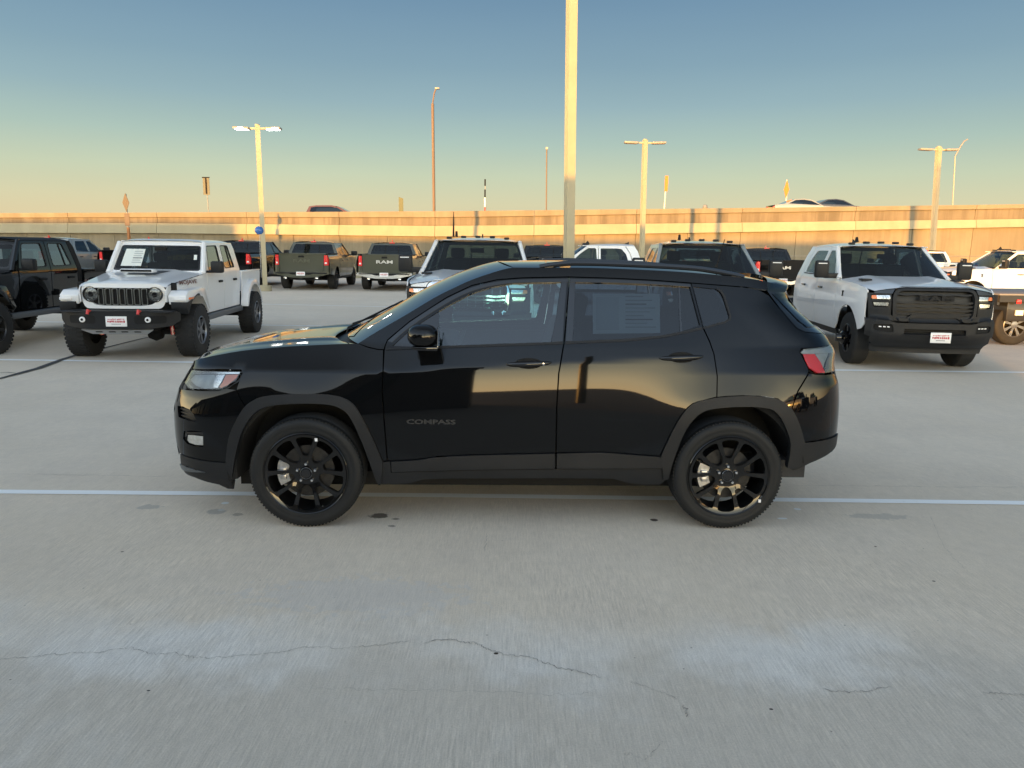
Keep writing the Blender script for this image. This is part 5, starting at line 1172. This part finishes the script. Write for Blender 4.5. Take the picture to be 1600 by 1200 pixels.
# ================================================================ off-road pickups with seven-slot grilles
def wj(z, x=0.0):
    w = float(np.interp(z, [.5, .6, 1.0, 1.25, 1.30, 1.80, 1.88], [.765, .785, .80, .81, .805, .715, .69]))
    if x > -.75: w -= .15*min(1.6, (x+.75)/1.2)
    return w
def jside(x, z): return Vector((x, wj(z, x), z))
def make_offroader(name, label, B, top, letters='MOJAVE', rim=M_GREYRIM, group=None, skid=True):
    T = thing(name, label, 'pickup truck', (0, 0, 0), 0, group); side = dict(mirror=True, nrm=-1, res=.10, thick=.02, parent=T); XR = -3.45; R = .42
    # sides
    patch('cowl_side', [(-.60, .62), (-.92, .62), (-.92, 1.30), (-.78, 1.29), (.45, 1.145), (.52, 1.08), (.52, .90), (-.35, .95)][::-1], jside, B, **side)
    fw = rounded([(-1.03, 1.335), (-1.20, 1.76), (-1.78, 1.77), (-1.80, 1.345)], .06)
    patch('front_door', [(-.94, .62), (-1.87, .62), (-1.87, 1.81), (-1.17, 1.80), (-.96, 1.32)][::-1], jside, B, holes=[fw], **side)
    rw = rounded([(-1.97, 1.345), (-1.96, 1.77), (-2.44, 1.77), (-2.60, 1.355)], .06)
    patch('rear_door', [(-1.89, .62), (-2.62, .62), (-2.74, .85), (-2.74, 1.30), (-2.58, 1.81), (-1.89, 1.81)][::-1], jside, B, holes=[rw], **side)
    patch('cab_corner', [(-2.64, .62), (-2.86, .62), (-2.90, 1.32), (-2.80, 1.70), (-2.72, 1.81), (-2.60, 1.81), (-2.76, 1.30), (-2.76, .85)][::-1], jside, top, **side)
    for hh in (fw, rw): patch('window_glass', hh, jside, G_CLEARSIDE, mirror=True, nrm=-1, res=.15, thick=0, off=-.012, parent=T)
    for hh in (fw, rw):
        c = np.mean(hh, 0); patch('window_seal', hh, jside, M_PLASTIC, holes=[[tuple(c+(np.array(p)-c)*.93) for p in hh]], off=.002, mirror=True, nrm=-1, res=.1, thick=.01, parent=T)
    patch('window_divider', [(-2.38, 1.35), (-2.405, 1.35), (-2.33, 1.77), (-2.305, 1.77)], jside, M_PLASTIC, off=.0, mirror=True, nrm=-1, res=.3, thick=.01, parent=T)
    patch('bedside', ([(-2.93, .62), (-2.98, .62)]+circ(XR, .50, .50, 15, 165, 14)+[(-4.0, .62), (-4.28, .66), (-4.30, 1.22), (-4.26, 1.25), (-2.93, 1.25)])[::-1], lambda x, z: jside(x, z)+Vector((0, .03, 0)), B, **side)
    for s in (1, -1):
        boxo('bed_rail', (-4.3, min(s*.74, s*.845), 1.245), (-2.93, max(s*.74, s*.845), 1.275), B, T, bev=.008); boxo('side_rock_rail', (-2.9, min(s*.70, s*.84), .50), (-.62, max(s*.70, s*.84), .60), mat('rail_grey', (.10, .11, .12), .5), T, bev=.02)
        for x in (-1.62, -2.52): boxo('door_handle', (x-.09, min(s*.785, s*.835), 1.11), (x+.09, max(s*.785, s*.835), 1.15), M_DARK, T, bev=.01)
        boxo('mirror_arm', (-1.02, min(s*.78, s*.92), 1.30), (-.94, max(s*.78, s*.92), 1.34), M_PLASTIC, T, bev=.01); boxo('mirror_head', (-1.08, min(s*.86, s*1.06), 1.30), (-.93, max(s*.86, s*1.06), 1.50), M_PLASTIC, T, bev=.03)
        # front wing: flat-topped flare
        arch = circ(0, .46, .54, 20, 150, 12)
        sec = [(.50, .86), (.52, 1.00), (.40, 1.075), (-.20, 1.10), (-.38, 1.07), (-.60, .72), (-.53, .66)]+circ(0, .44, .56, 155, 55, 10)
        prism('front_flare', sec, 'y', s*.66, s*.935, B, T, bev=.018)
        prism('flare_trim', [(.525, .80), (.535, .905), (.46, .90), (-.02, .99+.02), (-.10, 1.0)]+circ(0, .44, .545, 100, 30, 8), 'y', s*.70, s*.945, M_PLASTIC, T, bev=.01)
        boxo('running_lamp', (.44, min(s*.76, s*.93), .925), (.538, max(s*.76, s*.93), .965), M_PLATE, T, bev=.006); boxo('side_marker', (.20, min(s*.90, s*.952), .935), (.42, max(s*.90, s*.952), .97), M_AMBER if top is not P_TAN else M_AMBER, T, bev=.006)
        prism('rear_flare', circ(XR, .50, .60, 8, 172, 14)+circ(XR, .50, .515, 172, 8, 14), 'y', s*.80, s*.945, B, T, bev=.015)
        tubeo('windscreen_pillar', [Vector((-.82, s*.775, 1.29)), Vector((-1.17, s*.700, 1.80))], [.045, .040], B, T, 8)
        boxo('tail_light', (-4.33, min(s*.70, s*.82), .98), (-4.28, max(s*.70, s*.82), 1.20), M_RED, T, bev=.01)
        boxo('hood_latch', (.30, min(s*.66, s*.73), 1.06), (.38, max(s*.66, s*.73), 1.19), M_DARK, T, bev=.012)
        if letters: lettering('hood_lettering', letters, .088, mat('decal_brown', (.17, .09, .075), .6) if top is P_WHITE else M_DARK, frame_mtx((-.14, s*.752, 1.178), (-s, .125, 0), (.125, s, .10)), T, .001, 1.9, .002)
    # windscreen
    def scr(t, s): return Vector((-.80-.36*t-.03*abs(s)**3, s*(.775-.075*t), 1.30+.49*t))
    wsh = [(-1, -.02), (1, -.02), (1, 1.04), (-1, 1.04)]
    patch('windscreen_frame', [(-1, -.04), (1, -.04), (1, 1.08), (-1, 1.08)], lambda a, b: scr(b, a), B, holes=[rounded([(-.93, .07), (.93, .07), (.93, .93), (-.93, .93)], .07)], parent=T, res=.12, thick=.03)
    patch('windscreen', rounded([(-.95, .06), (.95, .06), (.95, .94), (-.95, .94)], .07), lambda a, b: scr(b, a), G_TRUCK, parent=T, res=.3, thick=0, off=-.008)
    patch('screen_border', rounded([(-.95, .06), (.95, .06), (.95, .94), (-.95, .94)], .07), lambda a, b: scr(b, a), M_BLACKGLOSS, holes=[rounded([(-.89, .13), (.89, .13), (.89, .88), (-.89, .88)], .06)], parent=T, res=.3, thick=0, off=-.004)
    if top is P_WHITE:
        patch('window_sticker', [(-.80, .22), (-.35, .22), (-.35, .80), (-.80, .80)], lambda a, b: scr(b, a), M_PAPER, parent=T, res=.5, thick=0, off=-.004)
        for k in range(6): patch('sticker_print', [(-.58, .70-k*.075), (-.40+.03*(k % 2), .70-k*.075), (-.40+.03*(k % 2), .73-k*.075), (-.58, .73-k*.075)], lambda a, b: scr(b, a), M_INK if k == 3 else mat('sticker_grey', (.42, .46, .46), .7), parent=T, res=.5, thick=0, off=-.002)
        patch('inspection_sticker', [(.78, .45), (.85, .45), (.85, .62), (.78, .62)], lambda a, b: scr(b, a), M_PAPER, parent=T, res=.5, thick=0, off=-.004)
    for s in (.05, .55): tubeo('wiper', [scr(.02, s)+Vector((.03, 0, 0)), scr(.10, s-.10)+Vector((.03, 0, .01)), scr(.16, s-.45)+Vector((.025, 0, .01))], [.014, .010, .007], M_DARK, T, 6)
    # roof
    def roof(u, v):
        s = 1-2*u; return Vector((-1.15-1.62*v, s*.705, 1.805+.06*(1-abs(s)**6)*min(1, .55+v*6)-.04*max(0, v-.9)*10*.4))
    sheet('roof', roof, 20, 14, top, T); boxo('roof_edge', (-2.74, -.715, 1.775), (-1.17, .715, 1.815), top, T, bev=.012)
    boxo('cab_back', (-2.87, -.70, .7), (-2.80, .70, 1.36), B, T); boxo('cab_back_upper', (-2.80, -.66, 1.66), (-2.72, .66, 1.80), top, T)
    boxo('rear_window', (-2.80, -.62, 1.36), (-2.79, .62, 1.66), G_TRUCK, T)
    boxo('bed_floor', (-4.28, -.74, .75), (-2.9, .74, .80), M_DARK, T); boxo('tailgate', (-4.34, -.70, .70), (-4.28, .70, 1.24), B, T, bev=.015); boxo('rear_bumper', (-4.52, -.82, .55), (-4.34, .82, .68), M_PLASTIC, T, bev=.03)
    boxo('hitch', (-4.62, -.3, .48), (-4.40, .3, .56), M_DARK, T)
    # hood
    def hood(u, v):
        s = 1-2*u; x = -.80+1.34*v-.04*abs(s)**3; c = max(0, 1-abs(s)**3.5)
        nose = max(0, (v-.93)/.07); bulge = .035*(1/(1+math.exp((abs(s)-.52)*22)))*(1-v*.35)
        return Vector((x, s*(wj(1.2, x)-.015), 1.30-.145*v+.025*c+bulge-.03*nose**2))
    sheet('hood', hood, 30, 20, B, T)
    if letters: patch('hood_decal', [(-.62, -.30), (-.18, -.22), (-.18, .22), (-.62, .30)], lambda a, b: hood((1-b/.72)/2, (a+.80)/1.34)+Vector((0, 0, .0)), mat('decal_charcoal', (.05, .055, .06), .6), parent=T, res=.08, off=.003, thick=0)
    boxo('hood_scoop', (-.22, -.26, 1.325), (-.02, .26, 1.385), B, T, bev=.025); boxo('scoop_mouth', (-.03, -.235, 1.340), (-.012, .235, 1.372), M_DARK, T)
    # grille
    def gf(y, z): return Vector((.565-.10*abs(y/.7)**2.5-.05*max(0, z-1.08)*2, y, z))
    go = rounded([(-.57, .80), (.57, .80), (.625, .94), (.615, 1.12), (.53, 1.18), (-.53, 1.18), (-.615, 1.12), (-.625, .94)], .10, 6)
    slots = [rounded([(y-.036, .915), (y+.036, .915), (y+.036, 1.145), (y-.036, 1.145)], .02) for y in np.linspace(-.342, .342, 7)]
    opening = rounded([(-.42, .86), (-.30, .845), (.30, .845), (.42, .86), (.50, .915), (.55, .96), (.572, 1.02), (.54, 1.085), (.47, 1.11), (.40, 1.115), (-.40, 1.115), (-.47, 1.11), (-.54, 1.085), (-.572, 1.02), (-.55, .96), (-.50, .915)], .05, 4)
    gf = (lambda g_: lambda y, z: g_(y, z))(gf)
    patch('grille_panel', go, gf, B, holes=[opening], parent=T, res=.07, thick=.05)
    patch('grille_backing', go, gf, M_DARK, parent=T, res=.2, thick=0, off=-.045)
    for y in np.linspace(-.322, .322, 7):
        o1 = rounded([(y-.042, .855), (y+.042, .855), (y+.042, 1.108), (y-.042, 1.108)], .022); i1 = rounded([(y-.035, .863), (y+.035, .863), (y+.035, 1.10), (y-.035, 1.10)], .02)
        patch('grille_slot_ring', o1, gf, mat('slot_ring_grey', (.22, .23, .22), .35, metal=.5), holes=[i1], parent=T, res=.08, thick=.03, off=-.010)
    for s in (1, -1):
        c = (.515, s*.470, 1.015)
        latheo('headlight_ring', [(.118, -.02), (.118, .02), (.105, .022), (.100, -.02)], M_BLACKGLOSS, T, 32, 'x', c=c); latheo('headlight', [(.102, .0), (.06, .012), (0, .016)], mat('round_lamp_dark', (.16, .17, .17), .2, metal=.7, noise=(50, .8)), T, 24, 'x', c=c); latheo('headlight_centre', [(.04, .018), (.03, .03), (0, .034)], M_BLACKGLOSS, T, 16, 'x', c=c)
    # steel bumper
    bf = lambda y, z: Vector((.86-.22*max(0, (abs(y)-.35)/.5)**1.6, y, z))
    bmo = [(-.87, .63), (-.76, .555), (-.45, .52), (.45, .52), (.76, .555), (.87, .63), (.87, .755), (.80, .785), (-.80, .785), (-.87, .755)]
    patch('front_bumper', rounded(bmo, .03), bf, M_PLASTIC, parent=T, res=.08, thick=.05); boxo('bumper_top', (.50, -.80, .76), (.84, .80, .785), M_PLASTIC, T, bev=.01)
    for s in (1, -1):
        ho = rounded([(s*.28, .60), (s*.70, .60), (s*.70, .72), (s*.28, .72)][::s], .04); patch('bumper_pocket', ho, bf, M_DARK, parent=T, res=.1, thick=.0, off=.003)
        c = bf(s*.47, .66); latheo('fog_lamp', [(.042, .0), (.042, .02), (.034, .025), (0, .03)], M_PLATE, T, 20, 'x', c=(c.x+.0, c.y, c.z)); latheo('fog_lamp_lens', [(.02, .03), (.0, .034)], M_DARK, T, 12, 'x', c=(c.x, c.y, c.z))
        tubeo('tow_hook', [Vector((.80, s*.36, .77)), Vector((.90, s*.36, .80)), Vector((.92, s*.36, .745))], .022, M_TOWRED, T, 8)
    plate(T, frame_mtx((.868, .02, .635), (0, 1, 0), (1, 0, 0)))
    if skid:
        patch('skid_plate', [(-.52, .50), (-.40, .43), (.40, .43), (.52, .50)], lambda y, z: Vector((.80+(z-.5)*1.2, y, z)), M_SKID, parent=T, res=.12, thick=.02)
        for y in (-.28, -.09, .09, .28): patch('skid_slot', rounded([(y-.05, .462), (y+.05, .462), (y+.05, .480), (y-.05, .480)], .006), lambda y, z: Vector((.80+(z-.5)*1.2, y, z)), M_DARK, parent=T, res=.2, thick=0, off=.004)
    # running gear
    boxo('chassis', (-4.3, -.42, .45), (.6, .42, .62), M_DARK, T); boxo('engine_bay', (-.7, -.62, .62), (.40, .62, 1.10), M_DARK, T)
    tubeo('front_axle', [Vector((0, -.7, .40)), Vector((0, .7, .40))], .055, M_DARK, T); latheo('axle_diff', [(.0, -.14), (.10, -.10), (.14, 0), (.10, .10), (0, .14)], M_DARK, T, 16, 'y', c=(0, .25, .38)); tubeo('rear_axle', [Vector((XR, -.7, .40)), Vector((XR, .7, .40))], .055, M_DARK, T)
    tubeo('shock_absorber', [Vector((.1, .55, .35)), Vector((.05, .5, .85))], .035, M_RED, T); tubeo('shock_absorber', [Vector((.1, -.55, .35)), Vector((.05, -.5, .85))], .035, M_RED, T)
    boxo('dashboard', (-1.15, -.66, 1.0), (-.92, .66, 1.32), M_INTERIOR, T, bev=.03); boxo('cab_floor', (-2.8, -.7, .60), (-.7, .7, .68), M_DARK, T)
    for y in (-.34, .34):
        boxo('seat', (-2.0, y-.24, .85), (-1.5, y+.24, 1.0), M_INTERIOR, T, bev=.04); boxo('seat_back', (-2.02, y-.23, .9), (-1.88, y+.23, 1.45), M_INTERIOR, T, bev=.05); boxo('headrest', (-2.0, y-.12, 1.46), (-1.92, y+.12, 1.62), M_INTERIOR, T, bev=.03)
    boxo('rear_bench', (-2.75, -.6, .85), (-2.6, .6, 1.45), M_INTERIOR, T, bev=.04); boxo('rear_view_mirror', (-1.12, -.10, 1.66), (-1.08, .10, 1.73), M_DARK, T, bev=.01)
    w = tyre(T, 0, .83, R, .285, .225, rim, lug=True, spokes=6)
    for (x, y) in ((0, -.83), (XR, .83), (XR, -.83)):
        c = copy_tree(w, T); c.location = (x, y, R); c.rotation_euler = (0, 0, 0 if y > 0 else math.pi)
    return T
jw = make_offroader('off_road_pickup', 'white off-road pickup with seven-slot grille and red tow hooks, facing the camera at left', P_WHITE, P_WHITE, group='off-road pickups')
jw.location = (-5.84, 11.62, 0); jw.rotation_euler = (0, 0, H(-85.5)); jw.scale = (.975, .975, .975)
jb = make_offroader('off_road_pickup', 'black off-road pickup cut off by the left edge of the picture', P_BLACKT, P_TAN, letters=None, rim=M_BLACKRIM, group='off-road pickups', skid=False)
jb.location = (-8.95, 11.5, 0); jb.rotation_euler = (0, 0, H(-88.5)); jb.scale = (.975, .975, .975)

# ================================================================ cars on the highway, only their upper halves show over the parapet
def far_car(name, label, X, Y, z, heading, prof, win, B, L=4.6, w=.92, group=None):
    """prof: side outline (x,z); win: glass outline"""
    T = thing(name, label, 'car', (X, Y, z), heading, group)
    def fs(x, zz_): return Vector((x, -(w-.30*max(0, zz_-.95)), zz_))
    patch('body_side', prof, fs, B, parent=T, holes=[win], res=.15, thick=.05, mirror=True)
    patch('window_glass', win, fs, G_PRIV, parent=T, res=.3, thick=0, off=-.02, mirror=True)
    top = [p for p in prof if p[1] > .75]; n = len(top)
    vs = []; fcs = []
    for i, p in enumerate(top):
        q = fs(*p); vs += [(q.x, q.y, q.z), (q.x, -q.y, q.z)]
        if i: fcs.append((2*i-2, 2*i, 2*i+1, 2*i-1))
    raw('roof_and_hood', vs, fcs, B, T, smooth=True)
    for x in (-1.35, 1.35):
        for s in (-1, 1): latheo('wheel', [(0, .10), (.2, .11), (.33, .09), (.34, -.09), (0, -.1)], M_TIRE2, T, 20, c=(x, s*(w-.1), .34))
    for s in (1, -1): boxo('tail_light', (-L/2+.02, min(s*.55, s*.85), .82), (-L/2+.10, max(s*.55, s*.85), .95), M_RED, T, bev=.01)
    boxo('cabin', (-1.0, -.6, .5), (.8, .6, 1.1), M_INTERIOR, T)
    return T
suvp = [(-2.28, .35), (2.28, .35), (2.30, .80), (2.05, .98), (1.15, 1.08), (.95, 1.16), (.10, 1.60), (-.4, 1.68), (-1.5, 1.66), (-2.0, 1.58), (-2.25, 1.05)]
suvw = [(.70, 1.12), (.05, 1.50), (-.4, 1.57), (-1.5, 1.56), (-1.85, 1.50), (-1.95, 1.15)]
sedp = [(-2.3, .35), (2.3, .35), (2.3, .78), (1.9, .92), (1.0, 1.0), (.25, 1.38), (-.3, 1.46), (-.9, 1.42), (-1.6, 1.10), (-2.25, 1.02)]
sedw = [(.80, 1.04), (.2, 1.32), (-.3, 1.39), (-.85, 1.36), (-1.35, 1.12)]
def hw(px, Y): p = onY(px, 330, Y); return p.x
x0 = hw(530, 56); far_car('suv', 'brown-red SUV driving right along the highway above the wall', x0, 56, onY(530, 321.6, 56).z-1.68, 0, suvp, suvw, paint('maroon_paint', (.09, .04, .035)), group='cars passing on the highway')
x0 = hw(1255, 52); far_car('sedan', 'grey car with glowing red tail lamp on the highway at right, behind the other', x0, 52, onY(1255, 311.5, 52).z-1.46, math.pi*.0, sedp, sedw, P_GREY, L=4.6, group='cars passing on the highway')
x0 = hw(1304, 54); far_car('sedan', 'dark sedan ahead of the grey car on the highway at right', x0, 54, onY(1300, 311.8, 54).z-1.46, 0, sedp, sedw, paint('dark_blue_paint', (.03, .035, .05)), group='cars passing on the highway')

# ================================================================ black flatbed body and mud flap at the right edge
fb = thing('flatbed_body', 'black steel flatbed body with red marker lamps and mud flap at the right edge', 'flatbed', (9.85, 15.6, 0), H(4))
M_STEELK = mat('black_steel', (.02, .02, .02), .4, coat=.3)
boxo('deck', (-.55, -1.1, .92), (4.2, 1.1, 1.02), mat('deck_edge_grey', (.20, .20, .20), .5), fb, bev=.01); boxo('side_rail', (-.56, -1.13, .86), (4.2, -1.08, .99), M_STEELK, fb); boxo('rear_rail', (-.58, -1.1, .80), (-.53, 1.1, .99), M_STEELK, fb)
for x in (-.22, .16): boxo('marker_lamp', (x, -1.155, .83), (x+.18 if x > .1 else x+.09, -1.132, .91), mat('red_lamp_bright', (.75, .03, .03), .2, coat=.5), fb, bev=.008)
boxo('frame_rail', (-.4, -.45, .72), (4.2, -.30, .88), M_STEELK, fb); boxo('frame_rail', (-.4, .30, .72), (4.2, .45, .88), M_STEELK, fb)
boxo('toolbox', (-.30, -1.02, .48), (.50, -.5, .86), M_STEELK, fb, bev=.02); boxo('hanging_tag', (-.14, -1.05, .60), (.02, -1.03, .70), M_PLATE, fb); boxo('mud_flap', (.62, -1.0, .10), (.68, -.55, .84), M_TIRE2, fb, bev=.01)
boxo('fuel_tank', (.9, -1.0, .45), (1.5, -.5, .82), mat('tank_alloy', (.5, .5, .48), .25, metal=.9), fb, bev=.12)
tyre(fb, -.02, .85, .40, .25, .24, M_CHROME, spokes=8); w_ = tyre(fb, 1.75, -.95, .40, .25, .24, M_CHROME, spokes=8)
w2_ = tyre(fb, -.02, -.80, .40, .26, .24, M_GREYRIM, spokes=8); boxo('axle', (-.07, -.8, .34), (.03, .8, .46), M_STEELK, fb)
boxo('hub_box', (1.68, -.8, .34), (1.82, .8, .46), M_STEELK, fb)

# unseen pickups added behind the photographer to give the black doors something to mirror
for x, y, r, lab in ((9.2, -4.0, 95, 'unseen white pickup added behind the photographer, nearer the end of the building'), (17.5, -6.0, 90, 'unseen white pickup added behind the photographer, farther from the building')):
    dup(hd, (x, y, 0), H(r), lab, 'unseen pickups added behind the photographer')
